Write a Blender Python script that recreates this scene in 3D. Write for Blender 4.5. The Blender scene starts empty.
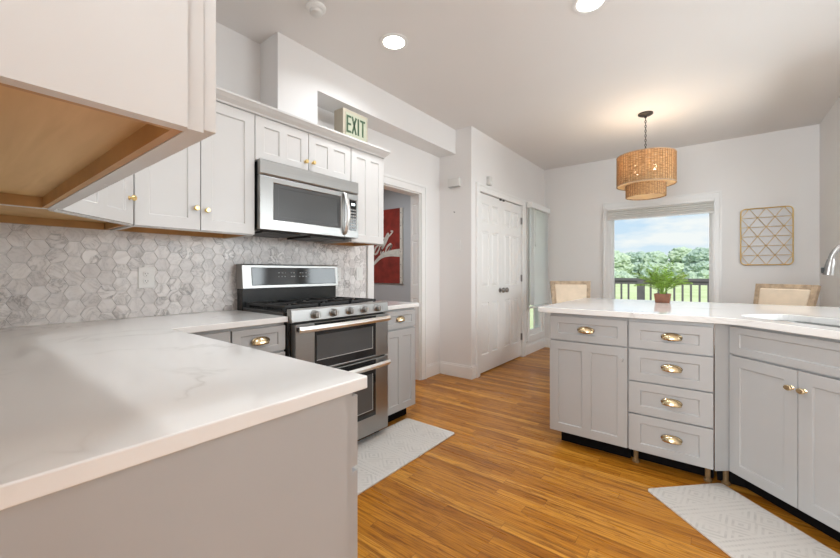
import bpy, bmesh, math, random
from mathutils import Vector, Matrix, Euler
PI = math.pi
R = math.radians
S = bpy.context.scene
COL = S.collection

# ------------------------------------------------------------------ camera
EYE = 1.16
cam = bpy.data.cameras.new('camera')
co = bpy.data.objects.new('camera', cam)
COL.objects.link(co)
co.location = (0, 0, EYE)
co.rotation_euler = (R(90), 0, 0.6603)
cam.sensor_width = 36.0
cam.lens = 376.5 / 840 * 36.0
cam.shift_y = -6.8 / 840
cam.clip_start = 0.02
cam.clip_end = 600
S.camera = co

# ------------------------------------------------------------------ view / world / daylight / fill lamps
S.view_settings.view_transform = 'Standard'
S.view_settings.look = 'None'
S.view_settings.exposure = 1.12
S.view_settings.gamma = 1.0
S.view_settings.use_curve_mapping = False
S.cycles.use_denoising = True
S.cycles.max_bounces = 8
S.cycles.diffuse_bounces = 5
S.cycles.glossy_bounces = 4
S.cycles.transparent_max_bounces = 16
S.cycles.caustics_reflective = False
S.cycles.caustics_refractive = False
S.cycles.sample_clamp_indirect = 4.0

SKY = 0.46
SUN = 1.7
BACK_FILL = 72.0
SIDE_FILL = 20.0
DINE_FILL = 9.0
CAN = 3.6
CAM_FILL = 6.0
PENDANT = .9

w = bpy.data.worlds.new('sky')
S.world = w
w.use_nodes = True
nt = w.node_tree
nt.nodes.clear()
wo = nt.nodes.new('ShaderNodeOutputWorld')
bg = nt.nodes.new('ShaderNodeBackground')
tc = nt.nodes.new('ShaderNodeTexCoord')
sx = nt.nodes.new('ShaderNodeSeparateXYZ')
rp = nt.nodes.new('ShaderNodeValToRGB')
rp.color_ramp.elements[0].position = 0.0
rp.color_ramp.elements[0].color = (0.80, 0.92, 1.0, 1)
rp.color_ramp.elements[1].position = 0.35
rp.color_ramp.elements[1].color = (0.30, 0.60, 1.0, 1)
mp = nt.nodes.new('ShaderNodeMapping')
mp.inputs['Scale'].default_value = (3.2, 3.2, 11.0)
nz = nt.nodes.new('ShaderNodeTexNoise')
nz.inputs['Scale'].default_value = 2.2
nz.inputs['Detail'].default_value = 6
nz.inputs['Roughness'].default_value = 0.55
cr = nt.nodes.new('ShaderNodeValToRGB')
cr.color_ramp.elements[0].position = 0.40
cr.color_ramp.elements[0].color = (0, 0, 0, 1)
cr.color_ramp.elements[1].position = 0.57
cr.color_ramp.elements[1].color = (1, 1, 1, 1)
mx = nt.nodes.new('ShaderNodeMixRGB')
mx.inputs[2].default_value = (0.98, 1.0, 1.0, 1)
L = nt.links.new
L(tc.outputs['Generated'], sx.inputs[0])
L(sx.outputs['Z'], rp.inputs[0])
L(tc.outputs['Generated'], mp.inputs[0])
L(mp.outputs[0], nz.inputs['Vector'])
L(nz.outputs[0], cr.inputs[0])
L(cr.outputs[0], mx.inputs[0])
L(rp.outputs[0], mx.inputs[1])
L(mx.outputs[0], bg.inputs[0])
bg.inputs[1].default_value = SKY
L(bg.outputs[0], wo.inputs[0])

def lamp(name, kind, loc, rot, energy, color=(1, 1, 1), **kw):
    d = bpy.data.lights.new(name, kind)
    d.energy = energy
    d.color = color
    for k, v in kw.items():
        setattr(d, k, v)
    o = bpy.data.objects.new(name, d)
    COL.objects.link(o)
    o.location = loc
    o.rotation_euler = rot
    return o

lamp('sun', 'SUN', (0, 0, 20), Vector((-0.35, 0.62, -0.7)).to_track_quat('-Z', 'Y').to_euler(), SUN, (1, .96, .9), angle=R(2))
# added fill lamp behind the camera, standing in for daylight
lamp('back_fill_lamp', 'AREA', (-0.55, -2.9, 1.5), (R(94), 0, 0), BACK_FILL, (.87, .955, 1), shape='RECTANGLE', size=1.5, size_y=1.8)
lamp('sink_side_fill_lamp', 'AREA', (1.9, 2.85, 1.55), (R(74), 0, R(90)), SIDE_FILL, (.87, .955, 1), shape='RECTANGLE', size=1.8, size_y=1.35, spread=R(125))  # unseen area lamp added on the sink side to light the range wall

# added fill lamp behind the camera, aimed forward and up into the room
lamp('camera_fill_lamp', 'AREA', (0.30, -0.8, 1.72), Vector((-.12, .88, .46)).to_track_quat('-Z', 'Y').to_euler(), CAM_FILL, (.87, .955, 1), shape='DISK', size=.8, spread=R(112))

# unseen lamp added by the right wall to brighten the dining end
lamp('dining_fill_lamp', 'AREA', (0.89, 4.42, 1.5), (R(80), 0, R(90)), DINE_FILL, (.87, .955, 1), shape='RECTANGLE', size=.7, size_y=1.2, spread=R(160))

# ------------------------------------------------------------------ materials
MATS = {}
def nodes_of(name):
    m = bpy.data.materials.new(name)
    m.use_nodes = True
    n = m.node_tree
    b = n.nodes['Principled BSDF']
    MATS[name] = m
    return m, n, b, n.links.new

def N(n, t, **kw):
    x = n.nodes.new(t)
    for k, v in kw.items():
        if k.startswith('i_'):
            x.inputs[k[2:].replace('_', ' ')].default_value = v
        else:
            setattr(x, k, v)
    return x

def math_node(n, l, op, a, b=None, c=None):
    x = n.nodes.new('ShaderNodeMath')
    x.operation = op
    for i, v in enumerate((a, b, c)):
        if v is None:
            continue
        if isinstance(v, (int, float)):
            x.inputs[i].default_value = v
        else:
            l(v, x.inputs[i])
    return x.outputs[0]

def ramp(n, l, src, stops):
    r = n.nodes.new('ShaderNodeValToRGB')
    e = r.color_ramp.elements
    while len(e) < len(stops):
        e.new(0.5)
    for i, (p, c) in enumerate(stops):
        e[i].position = p
        e[i].color = (*c, 1)
    l(src, r.inputs[0])
    return r.outputs[0]

def mixc(n, l, fac, a, b, mode='MIX'):
    x = n.nodes.new('ShaderNodeMixRGB')
    x.blend_type = mode
    for i, v in zip((0, 1, 2), (fac, a, b)):
        if isinstance(v, (int, float)):
            x.inputs[i].default_value = v
        elif isinstance(v, tuple):
            x.inputs[i].default_value = (*v, 1)
        else:
            l(v, x.inputs[i])
    return x.outputs[0]

def plain(name, col, rough=0.5, metal=0.0, var=0.03, scale=6, bump=0.0, bscale=200, coat=0, spec=None):
    m, n, b, l = nodes_of(name)
    t = N(n, 'ShaderNodeTexCoord')
    z = N(n, 'ShaderNodeTexNoise', i_Scale=scale, i_Detail=3)
    l(t.outputs['Object'], z.inputs['Vector'])
    lo = tuple(max(0, c * (1 - var)) for c in col)
    hi = tuple(min(1, c * (1 + var)) for c in col)
    l(ramp(n, l, z.outputs[0], [(0.3, lo), (0.7, hi)]), b.inputs['Base Color'])
    b.inputs['Roughness'].default_value = rough
    b.inputs['Metallic'].default_value = metal
    if spec is not None:
        b.inputs['Specular IOR Level'].default_value = spec
    if coat:
        b.inputs['Coat Weight'].default_value = coat
    if bump:
        z2 = N(n, 'ShaderNodeTexNoise', i_Scale=bscale, i_Detail=2)
        l(t.outputs['Object'], z2.inputs['Vector'])
        bp = N(n, 'ShaderNodeBump', i_Strength=bump, i_Distance=0.002)
        l(z2.outputs[0], bp.inputs['Height'])
        l(bp.outputs[0], b.inputs['Normal'])
    return m

plain('wall_paint', (.80, .78, .765), .6, var=.01, scale=2, bump=.06, bscale=120)
plain('ceiling_paint', (.78, .755, .735), .8, var=.01, scale=1.5, bump=.05, bscale=90)
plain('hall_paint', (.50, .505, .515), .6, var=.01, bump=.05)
plain('trim_paint', (.83, .82, .805), .35, var=.01)
plain('door_paint', (.83, .815, .80), .35, var=.01)
plain('upper_paint', (.64, .625, .61), .38, var=.012)
plain('lower_paint', (.415, .408, .402), .42, var=.015, bump=.03, bscale=300)
plain('black_kick', (.007, .006, .006), .8, spec=.05)
plain('black_plastic', (.012, .012, .012), .35)
plain('black_enamel', (.014, .014, .014), .25)
plain('cast_iron', (.018, .018, .018), .55, bump=.3, bscale=400)
plain('glass_black', (.012, .012, .013), .08, spec=.6)
plain('oven_window', (.075, .075, .075), .12, spec=.5)
plain('micro_window', (.055, .054, .053), .3)
plain('brass', (.80, .64, .40), .24, 1.0, var=.08, scale=60)
plain('gold', (.90, .66, .28), .3, 1.0, var=.05, scale=60)
plain('nickel', (.30, .29, .28), .34, 1.0, var=.04)
plain('chrome', (.78, .77, .75), .36, 1.0, var=.02)
plain('dark_bronze', (.05, .045, .04), .45, .6)
plain('plastic_white', (.80, .79, .77), .35, var=.01)
plain('plastic_ivory', (.70, .685, .66), .4, var=.02)
plain('outlet_slot', (.10, .095, .09), .5)
plain('shade_fabric', (.62, .60, .57), .8, var=.04, scale=3, bump=.2, bscale=300)
plain('blind_white', (.86, .86, .85), .45, var=.01)
plain('chair_wood', (.46, .34, .23), .6, var=.25, scale=25, bump=.2, bscale=120)
plain('chair_linen', (.78, .64, .49), .85, var=.06, scale=12, bump=.4, bscale=500)
plain('soil', (.05, .03, .02), .9, var=.4, scale=60)
plain('copper_pot', (.17, .06, .03), .35, .25, var=.25, scale=30)
plain('frond_green', (.17, .29, .03), .5, var=.6, scale=30)
plain('sign_red', (.26, .028, .017), .5, var=.3, scale=9)
plain('sign_white', (.66, .62, .55), .55, var=.12, scale=20)
plain('exit_case', (.42, .37, .29), .5, var=.05)
plain('exit_face', (.40, .41, .31), .4, var=.05)
plain('exit_green', (.045, .085, .045), .5, var=.1)
plain('deck_paint', (.13, .12, .12), .7, var=.15, scale=4)
plain('deck_boards', (.22, .19, .17), .7, var=.15, scale=4)
plain('bark', (.10, .07, .05), .9, var=.3)
plain('keys_grey', (.35, .35, .34), .5)
plain('ligth_grey_trim', (.42, .41, .40), .4)
plain('rod_cane', (.36, .20, .085), .6, var=.3, scale=40)
plain('leg_wood', (.20, .12, .05), .6, var=.2, scale=20)

def emit(name, col, strength):
    m, n, b, l = nodes_of(name)
    b.inputs['Base Color'].default_value = (*col, 1)
    b.inputs['Emission Color'].default_value = (*col, 1)
    b.inputs['Emission Strength'].default_value = strength
    return m
emit('lens_glow', (1, .97, .92), 4.0)
emit('bulb_glow', (1, .86, .62), 9.0)
emit('display_glow', (.8, .95, 1), 1.2)

def stainless():
    m, n, b, l = nodes_of('stainless')
    t = N(n, 'ShaderNodeTexCoord')
    mp = N(n, 'ShaderNodeMapping')
    mp.inputs['Scale'].default_value = (1.5, 1.5, 900)
    l(t.outputs['Object'], mp.inputs[0])
    z = N(n, 'ShaderNodeTexNoise', i_Scale=1.0, i_Detail=2)
    l(mp.outputs[0], z.inputs['Vector'])
    l(ramp(n, l, z.outputs[0], [(.3, (.36, .355, .345)), (.7, (.43, .425, .415))]), b.inputs['Base Color'])
    l(ramp(n, l, z.outputs[0], [(.3, (.34,) * 3), (.7, (.42,) * 3)]), b.inputs['Roughness'])
    b.inputs['Metallic'].default_value = 1
    b.inputs['Anisotropic'].default_value = .6
stainless()

def floor_wood():
    m, n, b, l = nodes_of('oak_strip_floor')
    t = N(n, 'ShaderNodeTexCoord')
    s = N(n, 'ShaderNodeSeparateXYZ')
    l(t.outputs['Object'], s.inputs[0])
    W, LN = .058, .95
    ry = math_node(n, l, 'DIVIDE', s.outputs['Y'], W)
    row = math_node(n, l, 'FLOOR', ry)
    fy = math_node(n, l, 'FRACT', ry)
    wn = N(n, 'ShaderNodeTexWhiteNoise', noise_dimensions='1D')
    l(row, wn.inputs['W'])
    off = math_node(n, l, 'MULTIPLY', wn.outputs['Value'], 7.3)
    px = math_node(n, l, 'ADD', math_node(n, l, 'DIVIDE', s.outputs['X'], LN), off)
    pl = math_node(n, l, 'FLOOR', px)
    fx = math_node(n, l, 'FRACT', px)
    cv = N(n, 'ShaderNodeCombineXYZ')
    l(row, cv.inputs[0]); l(pl, cv.inputs[1])
    w2 = N(n, 'ShaderNodeTexWhiteNoise', noise_dimensions='2D')
    l(cv.outputs[0], w2.inputs['Vector'])
    base = ramp(n, l, w2.outputs['Value'], [(0, (.36, .130, .010)), (.3, (.46, .180, .015)), (.7, (.54, .225, .022)), (1, (.66, .310, .045))])
    # grain
    gm = N(n, 'ShaderNodeCombineXYZ')
    l(math_node(n, l, 'MULTIPLY', s.outputs['X'], 2.2), gm.inputs[0])
    l(math_node(n, l, 'MULTIPLY', s.outputs['Y'], 60.0), gm.inputs[1])
    l(math_node(n, l, 'MULTIPLY', w2.outputs['Value'], 60.0), gm.inputs[2])
    g = N(n, 'ShaderNodeTexNoise', i_Scale=1.0, i_Detail=6, i_Roughness=.6, i_Distortion=.6)
    l(gm.outputs[0], g.inputs['Vector'])
    gr = ramp(n, l, g.outputs[0], [(.34, (.40, .28, .18)), (.50, (1, 1, 1)), (.75, (1.0, .96, .85))])
    c1 = mixc(n, l, .8, base, gr, 'MULTIPLY')
    fm = N(n, 'ShaderNodeCombineXYZ')
    l(math_node(n, l, 'MULTIPLY', s.outputs['X'], 9.0), fm.inputs[0])
    l(math_node(n, l, 'MULTIPLY', s.outputs['Y'], 260.0), fm.inputs[1])
    l(math_node(n, l, 'MULTIPLY', w2.outputs['Value'], 40.0), fm.inputs[2])
    f_ = N(n, 'ShaderNodeTexNoise', i_Scale=1.0, i_Detail=3, i_Roughness=.6)
    l(fm.outputs[0], f_.inputs['Vector'])
    c1 = mixc(n, l, .55, c1, ramp(n, l, f_.outputs[0], [(.36, (.45, .33, .22)), (.50, (1, 1, 1))]), 'MULTIPLY')
    # cathedral figure
    gm2 = N(n, 'ShaderNodeCombineXYZ')
    l(math_node(n, l, 'MULTIPLY', s.outputs['X'], 1.6), gm2.inputs[0])
    l(math_node(n, l, 'MULTIPLY', s.outputs['Y'], 14.0), gm2.inputs[1])
    l(math_node(n, l, 'MULTIPLY', w2.outputs['Value'], 90.0), gm2.inputs[2])
    g2 = N(n, 'ShaderNodeTexNoise', i_Scale=1.0, i_Detail=2)
    l(gm2.outputs[0], g2.inputs['Vector'])
    rings = math_node(n, l, 'FRACT', math_node(n, l, 'MULTIPLY', g2.outputs[0], 11.0))
    rr = ramp(n, l, rings, [(0, (.36, .24, .15)), (.14, (.95, .93, .9)), (.6, (1, 1, 1)), (1, (.75, .66, .55))])
    c2 = mixc(n, l, .6, c1, rr, 'MULTIPLY')
    # gaps between strips
    dy = math_node(n, l, 'MINIMUM', fy, math_node(n, l, 'SUBTRACT', 1.0, fy))
    dx = math_node(n, l, 'MINIMUM', fx, math_node(n, l, 'SUBTRACT', 1.0, fx))
    gy = math_node(n, l, 'LESS_THAN', dy, .018)
    gx = math_node(n, l, 'LESS_THAN', dx, .0012)
    gap = math_node(n, l, 'MAXIMUM', gy, gx)
    c3 = mixc(n, l, math_node(n, l, 'MULTIPLY', gap, .55), c2, (.10, .035, .01))
    l(c3, b.inputs['Base Color'])
    l(ramp(n, l, g.outputs[0], [(.3, (.34,) * 3), (.7, (.26,) * 3)]), b.inputs['Roughness'])
    b.inputs['Specular IOR Level'].default_value = .35
    bp = N(n, 'ShaderNodeBump', i_Strength=.25, i_Distance=.001, invert=True)
    l(gap, bp.inputs['Height'])
    l(bp.outputs[0], b.inputs['Normal'])
floor_wood()

def marble_hex():
    m, n, b, l = nodes_of('marble_hex_tile')
    t = N(n, 'ShaderNodeTexCoord')
    ge = N(n, 'ShaderNodeNewGeometry')
    rnd = ge.outputs['Random Per Island']
    add = N(n, 'ShaderNodeVectorMath', operation='ADD')
    cv = N(n, 'ShaderNodeCombineXYZ')
    l(math_node(n, l, 'MULTIPLY', rnd, 37.0), cv.inputs[0])
    l(math_node(n, l, 'MULTIPLY', rnd, 11.0), cv.inputs[2])
    l(t.outputs['Object'], add.inputs[0]); l(cv.outputs[0], add.inputs[1])
    z = N(n, 'ShaderNodeTexNoise', i_Scale=9, i_Detail=7, i_Roughness=.6, i_Distortion=1.6)
    l(add.outputs[0], z.inputs['Vector'])
    ridge = math_node(n, l, 'ABSOLUTE', math_node(n, l, 'SUBTRACT', z.outputs[0], .5))
    vein = ramp(n, l, ridge, [(0, (.26, .25, .25)), (.018, (.62, .605, .60)), (.10, (1, 1, 1))])
    base = ramp(n, l, rnd, [(0, (.68, .645, .63)), (.35, (.75, .715, .70)), (.75, (.80, .765, .745)), (1, (.88, .85, .835))])
    z3 = N(n, 'ShaderNodeTexNoise', i_Scale=1.7, i_Detail=3)
    l(add.outputs[0], z3.inputs['Vector'])
    fac = ramp(n, l, z3.outputs[0], [(.45, (.25,) * 3), (.68, (1,) * 3)])
    l(mixc(n, l, fac, base, mixc(n, l, 1.0, base, vein, 'MULTIPLY')), b.inputs['Base Color'])
    b.inputs['Roughness'].default_value = .28
marble_hex()
plain('grout', (.80, .77, .75), .8, var=.03)

def quartz():
    m, n, b, l = nodes_of('quartz_white')
    t = N(n, 'ShaderNodeTexCoord')
    z = N(n, 'ShaderNodeTexNoise', i_Scale=1.1, i_Detail=5, i_Roughness=.55, i_Distortion=.9)
    l(t.outputs['Object'], z.inputs['Vector'])
    ridge = math_node(n, l, 'ABSOLUTE', math_node(n, l, 'SUBTRACT', z.outputs[0], .47))
    v = ramp(n, l, ridge, [(0, (.66, .64, .615)), (.006, (.74, .725, .705)), (.02, (.80, .785, .765))])
    z2 = N(n, 'ShaderNodeTexNoise', i_Scale=2.3, i_Detail=3)
    l(t.outputs['Object'], z2.inputs['Vector'])
    f = ramp(n, l, z2.outputs[0], [(.45, (0,) * 3), (.6, (1,) * 3)])
    l(mixc(n, l, f, (.80, .785, .765), v), b.inputs['Base Color'])
    b.inputs['Roughness'].default_value = .055
quartz()

def ply():
    m, n, b, l = nodes_of('plywood')
    t = N(n, 'ShaderNodeTexCoord')
    mp = N(n, 'ShaderNodeMapping')
    mp.inputs['Scale'].default_value = (2.0, 22, 22)
    l(t.outputs['Object'], mp.inputs[0])
    z = N(n, 'ShaderNodeTexNoise', i_Scale=1.3, i_Detail=5, i_Distortion=.4)
    l(mp.outputs[0], z.inputs['Vector'])
    l(ramp(n, l, z.outputs[0], [(.25, (.56, .33, .125)), (.6, (.66, .41, .17)), (.8, (.70, .46, .21))]), b.inputs['Base Color'])
    b.inputs['Roughness'].default_value = .5
ply()
plain('rail_wood', (.46, .25, .09), .5, var=.15, scale=8)

def rug(name):
    m, n, b, l = nodes_of(name)
    t = N(n, 'ShaderNodeTexCoord')
    s = N(n, 'ShaderNodeSeparateXYZ')
    l(t.outputs['Object'], s.inputs[0])
    # object space: x across (0..w), y along
    v = math_node(n, l, 'DIVIDE', s.outputs['Y'], .24)
    fv = math_node(n, l, 'FRACT', v)
    u = math_node(n, l, 'DIVIDE', s.outputs['X'], .15)
    fu = math_node(n, l, 'FRACT', u)
    au = math_node(n, l, 'ABSOLUTE', math_node(n, l, 'SUBTRACT', fu, .5))
    av = math_node(n, l, 'ABSOLUTE', math_node(n, l, 'SUBTRACT', math_node(n, l, 'MULTIPLY', fv, 1.9), .62))
    d = math_node(n, l, 'ADD', au, av)
    rings = math_node(n, l, 'FRACT', math_node(n, l, 'MULTIPLY', d, 4.2))
    dia = math_node(n, l, 'LESS_THAN', rings, .42)
    inband = math_node(n, l, 'LESS_THAN', fv, .62)
    dia = math_node(n, l, 'MULTIPLY', dia, inband)
    st = math_node(n, l, 'LESS_THAN', math_node(n, l, 'FRACT', math_node(n, l, 'MULTIPLY', v, 9.0)), .4)
    dash = math_node(n, l, 'LESS_THAN', math_node(n, l, 'FRACT', math_node(n, l, 'MULTIPLY', u, 9.0)), .75)
    st = math_node(n, l, 'MULTIPLY', math_node(n, l, 'MULTIPLY', st, dash), math_node(n, l, 'SUBTRACT', 1.0, inband))
    pat = math_node(n, l, 'MAXIMUM', dia, st)
    z = N(n, 'ShaderNodeTexNoise', i_Scale=14, i_Detail=6, i_Roughness=.7)
    l(t.outputs['Object'], z.inputs['Vector'])
    wear = ramp(n, l, z.outputs[0], [(.38, (.05,) * 3), (.62, (.75,) * 3)])
    f = math_node(n, l, 'MULTIPLY', pat, wear)
    l(mixc(n, l, f, (.62, .585, .545), (.47, .44, .41)), b.inputs['Base Color'])
    b.inputs['Roughness'].default_value = .85
    z2 = N(n, 'ShaderNodeTexNoise', i_Scale=350)
    l(t.outputs['Object'], z2.inputs['Vector'])
    bp = N(n, 'ShaderNodeBump', i_Strength=.3, i_Distance=.002)
    l(z2.outputs[0], bp.inputs['Height'])
    l(bp.outputs[0], b.inputs['Normal'])
rug('rug_weave')

def rattan():
    m, n, b, l = nodes_of('rattan')
    t = N(n, 'ShaderNodeTexCoord')
    s = N(n, 'ShaderNodeSeparateXYZ')
    l(t.outputs['Object'], s.inputs[0])
    ang = math_node(n, l, 'ARCTAN2', s.outputs['Y'], s.outputs['X'])
    cv = N(n, 'ShaderNodeCombineXYZ')
    l(math_node(n, l, 'MULTIPLY', ang, 3.0), cv.inputs[0])
    l(math_node(n, l, 'MULTIPLY', s.outputs['Z'], 95.0), cv.inputs[1])
    z = N(n, 'ShaderNodeTexNoise', i_Scale=1.6, i_Detail=4)
    l(cv.outputs[0], z.inputs['Vector'])
    col = ramp(n, l, z.outputs[0], [(.3, (.22, .125, .055)), (.48, (.58, .36, .17)), (.7, (.80, .58, .32))])
    l(col, b.inputs['Base Color'])
    b.inputs['Roughness'].default_value = .7
    tr = N(n, 'ShaderNodeBsdfTranslucent')
    l(col, tr.inputs[0])
    tp = N(n, 'ShaderNodeBsdfTransparent')
    m1 = N(n, 'ShaderNodeMixShader'); m1.inputs[0].default_value = .35
    l(b.outputs[0], m1.inputs[1]); l(tr.outputs[0], m1.inputs[2])
    hole = math_node(n, l, 'GREATER_THAN', z.outputs[0], .63)
    m2 = N(n, 'ShaderNodeMixShader')
    l(math_node(n, l, 'MULTIPLY', hole, .85), m2.inputs[0])
    l(m1.outputs[0], m2.inputs[1]); l(tp.outputs[0], m2.inputs[2])
    l(m2.outputs[0], n.nodes['Material Output'].inputs[0])
rattan()

def thin(name, col, fac):
    m, n, b, l = nodes_of(name)
    b.inputs['Base Color'].default_value = (*col, 1)
    b.inputs['Roughness'].default_value = .7
    tr = N(n, 'ShaderNodeBsdfTranslucent')
    tr.inputs[0].default_value = (*col, 1)
    m1 = N(n, 'ShaderNodeMixShader'); m1.inputs[0].default_value = fac
    l(b.outputs[0], m1.inputs[1]); l(tr.outputs[0], m1.inputs[2])
    l(m1.outputs[0], n.nodes['Material Output'].inputs[0])
thin('liner', (.90, .80, .62), .5)
thin('blind_slat', (.93, .93, .92), .5)
thin('shade_cloth', (.82, .80, .77), .35)

def glass():
    m, n, b, l = nodes_of('pane_glass')
    tp = N(n, 'ShaderNodeBsdfTransparent'); tp.inputs[0].default_value = (.96, .975, .97, 1)
    gl = N(n, 'ShaderNodeBsdfGlossy'); gl.inputs['Roughness'].default_value = .02
    lw = N(n, 'ShaderNodeLayerWeight')
    fac = math_node(n, l, 'MULTIPLY_ADD', math_node(n, l, 'POWER', lw.outputs['Facing'], 5.0), .8, .0)
    mxs = N(n, 'ShaderNodeMixShader')
    l(fac, mxs.inputs[0]); l(tp.outputs[0], mxs.inputs[1]); l(gl.outputs[0], mxs.inputs[2])
    l(mxs.outputs[0], n.nodes['Material Output'].inputs[0])
glass()

def leafy(name, a, b_, c, scale):
    m, n, b, l = nodes_of(name)
    t = N(n, 'ShaderNodeTexCoord')
    z = N(n, 'ShaderNodeTexNoise', i_Scale=scale, i_Detail=6, i_Roughness=.7)
    l(t.outputs['Object'], z.inputs['Vector'])
    l(ramp(n, l, z.outputs[0], [(.3, a), (.5, b_), (.72, c)]), b.inputs['Base Color'])
    b.inputs['Roughness'].default_value = .9
    b.inputs['Specular IOR Level'].default_value = .1
leafy('hazed_green', (.30, .40, .31), (.42, .51, .40), (.53, .61, .46), .9)  # distance haze is mixed into the three tree colours
leafy('hazed_dark', (.26, .36, .31), (.37, .46, .39), (.47, .55, .45), .9)
leafy('hazed_pale', (.34, .43, .33), (.47, .56, .42), (.60, .67, .51), .9)
leafy('lawn_green', (.50, .57, .27), (.60, .66, .36), (.68, .73, .45), .25)

# ------------------------------------------------------------------ mesh builder
class MB:
    def __init__(self):
        self.bm = bmesh.new()
    def box(self, x0, x1, y0, y1, z0, z1, mat=None):
        c = [(x, y, z) for x in (x0, x1) for y in (y0, y1) for z in (z0, z1)]
        v = [self.bm.verts.new(mat @ Vector(p) if mat else p) for p in c]
        for f in ((0, 1, 3, 2), (4, 6, 7, 5), (0, 4, 5, 1), (2, 3, 7, 6), (0, 2, 6, 4), (1, 5, 7, 3)):
            self.bm.faces.new([v[i] for i in f])
        return self
    def prism(self, pts, z0, z1):
        a = [self.bm.verts.new((x, y, z0)) for x, y in pts]
        b = [self.bm.verts.new((x, y, z1)) for x, y in pts]
        n = len(pts)
        self.bm.faces.new(a[::-1]); self.bm.faces.new(b)
        for i in range(n):
            self.bm.faces.new((a[i], a[(i + 1) % n], b[(i + 1) % n], b[i]))
        return self
    def extrude_x(self, prof, x0, x1):          # profile of (y, z)
        a = [self.bm.verts.new((x0, y, z)) for y, z in prof]
        b = [self.bm.verts.new((x1, y, z)) for y, z in prof]
        n = len(prof)
        self.bm.faces.new(a); self.bm.faces.new(b[::-1])
        for i in range(n):
            self.bm.faces.new((a[i], b[i], b[(i + 1) % n], a[(i + 1) % n]))
        return self
    def tube(self, pts, r, seg=10, cap=True, flat=None):
        pts = [Vector(p) for p in pts]
        rad = r if isinstance(r, (list, tuple)) else [r] * len(pts)
        rings = []
        up = None
        for i, p in enumerate(pts):
            d = (pts[min(i + 1, len(pts) - 1)] - pts[max(i - 1, 0)]).normalized()
            if up is None:
                up = Vector((0, 0, 1)) if abs(d.z) < .9 else Vector((1, 0, 0))
            s = d.cross(up)
            if s.length < 1e-6:
                s = d.orthogonal()
            s.normalize()
            up = s.cross(d).normalized()
            fx, fy = flat if flat else (1, 1)
            rings.append([self.bm.verts.new(p + (s * math.cos(2 * PI * k / seg) * fx + up * math.sin(2 * PI * k / seg) * fy) * rad[i]) for k in range(seg)])
        for a, b in zip(rings, rings[1:]):
            for k in range(seg):
                self.bm.faces.new((a[k], a[(k + 1) % seg], b[(k + 1) % seg], b[k]))
        if cap:
            self.bm.faces.new(rings[0][::-1]); self.bm.faces.new(rings[-1])
        return self
    def lathe(self, prof, c=(0, 0, 0), axis='z', seg=24, sc=(1, 1)):   # prof: (radius, height)
        rot = {'z': Matrix.Identity(3), 'y': Matrix.Rotation(R(90), 3, 'X'), 'x': Matrix.Rotation(R(90), 3, 'Y')}[axis]
        c = Vector(c)
        rings = []
        for r, h in prof:
            if r < 1e-6:
                rings.append([self.bm.verts.new(c + rot @ Vector((0, 0, h)))])
            else:
                rings.append([self.bm.verts.new(c + rot @ Vector((r * sc[0] * math.cos(2 * PI * k / seg), r * sc[1] * math.sin(2 * PI * k / seg), h))) for k in range(seg)])
        for a, b in zip(rings, rings[1:]):
            if len(a) == 1 and len(b) == 1:
                continue
            for k in range(seg):
                k2 = (k + 1) % seg
                if len(a) == 1:
                    self.bm.faces.new((a[0], b[k2], b[k]))
                elif len(b) == 1:
                    self.bm.faces.new((a[k], a[k2], b[0]))
                else:
                    self.bm.faces.new((a[k], a[k2], b[k2], b[k]))
        for rg, rev in ((rings[0], True), (rings[-1], False)):
            if len(rg) > 1:
                self.bm.faces.new(rg[::-1] if rev else rg)
        return self
    def shell(self, r, z0, z1, t, seg=48):        # open cylinder wall with thickness
        rr = [(r, z0), (r, z1), (r - t, z1), (r - t, z0)]
        rings = [[self.bm.verts.new((a * math.cos(2 * PI * k / seg), a * math.sin(2 * PI * k / seg), z)) for k in range(seg)] for a, z in rr]
        for i in range(4):
            a, b = rings[i], rings[(i + 1) % 4]
            for k in range(seg):
                self.bm.faces.new((a[k], a[(k + 1) % seg], b[(k + 1) % seg], b[k]))
        return self
    def panelled(self, x0, x1, z0, z1, yf, t, panels, depth=.008, ch=.004, raised=0):
        bm = self.bm
        xs = sorted({round(v, 5) for p in panels for v in p[:2]} | {x0, x1})
        zs = sorted({round(v, 5) for p in panels for v in p[2:]} | {z0, z1})
        g = {(i, j): bm.verts.new((x, yf, z)) for i, x in enumerate(xs) for j, z in enumerate(zs)}
        pk = {(round(p[0], 5), round(p[2], 5)) for p in panels}
        for i in range(len(xs) - 1):
            for j in range(len(zs) - 1):
                q = [g[i, j], g[i + 1, j], g[i + 1, j + 1], g[i, j + 1]]
                if any(p[0] - 1e-4 <= xs[i] and xs[i + 1] <= p[1] + 1e-4 and p[2] - 1e-4 <= zs[j] and zs[j + 1] <= p[3] + 1e-4 for p in panels):
                    def inset(q, d, y):
                        a, b, c, e = [v.co for v in q]
                        X0, X1, Z0, Z1 = a.x + d, b.x - d, a.z + d, c.z - d
                        n = [bm.verts.new((X0, y, Z0)), bm.verts.new((X1, y, Z0)), bm.verts.new((X1, y, Z1)), bm.verts.new((X0, y, Z1))]
                        for k in range(4):
                            bm.faces.new((q[k], q[(k + 1) % 4], n[(k + 1) % 4], n[k]))
                        return n
                    q2 = inset(q, ch, yf + depth)
                    if raised:
                        q2 = inset(q2, .008, yf + depth)
                        q2 = inset(q2, raised, yf + .002)
                    bm.faces.new(q2)
                else:
                    bm.faces.new(q)
        nx, nz_ = len(xs), len(zs)
        per = [(i, 0) for i in range(nx)] + [(nx - 1, j) for j in range(1, nz_)] + [(i, nz_ - 1) for i in range(nx - 2, -1, -1)] + [(0, j) for j in range(nz_ - 2, 0, -1)]
        bk = [bm.verts.new((g[k].co.x, yf + t, g[k].co.z)) for k in per]
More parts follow.
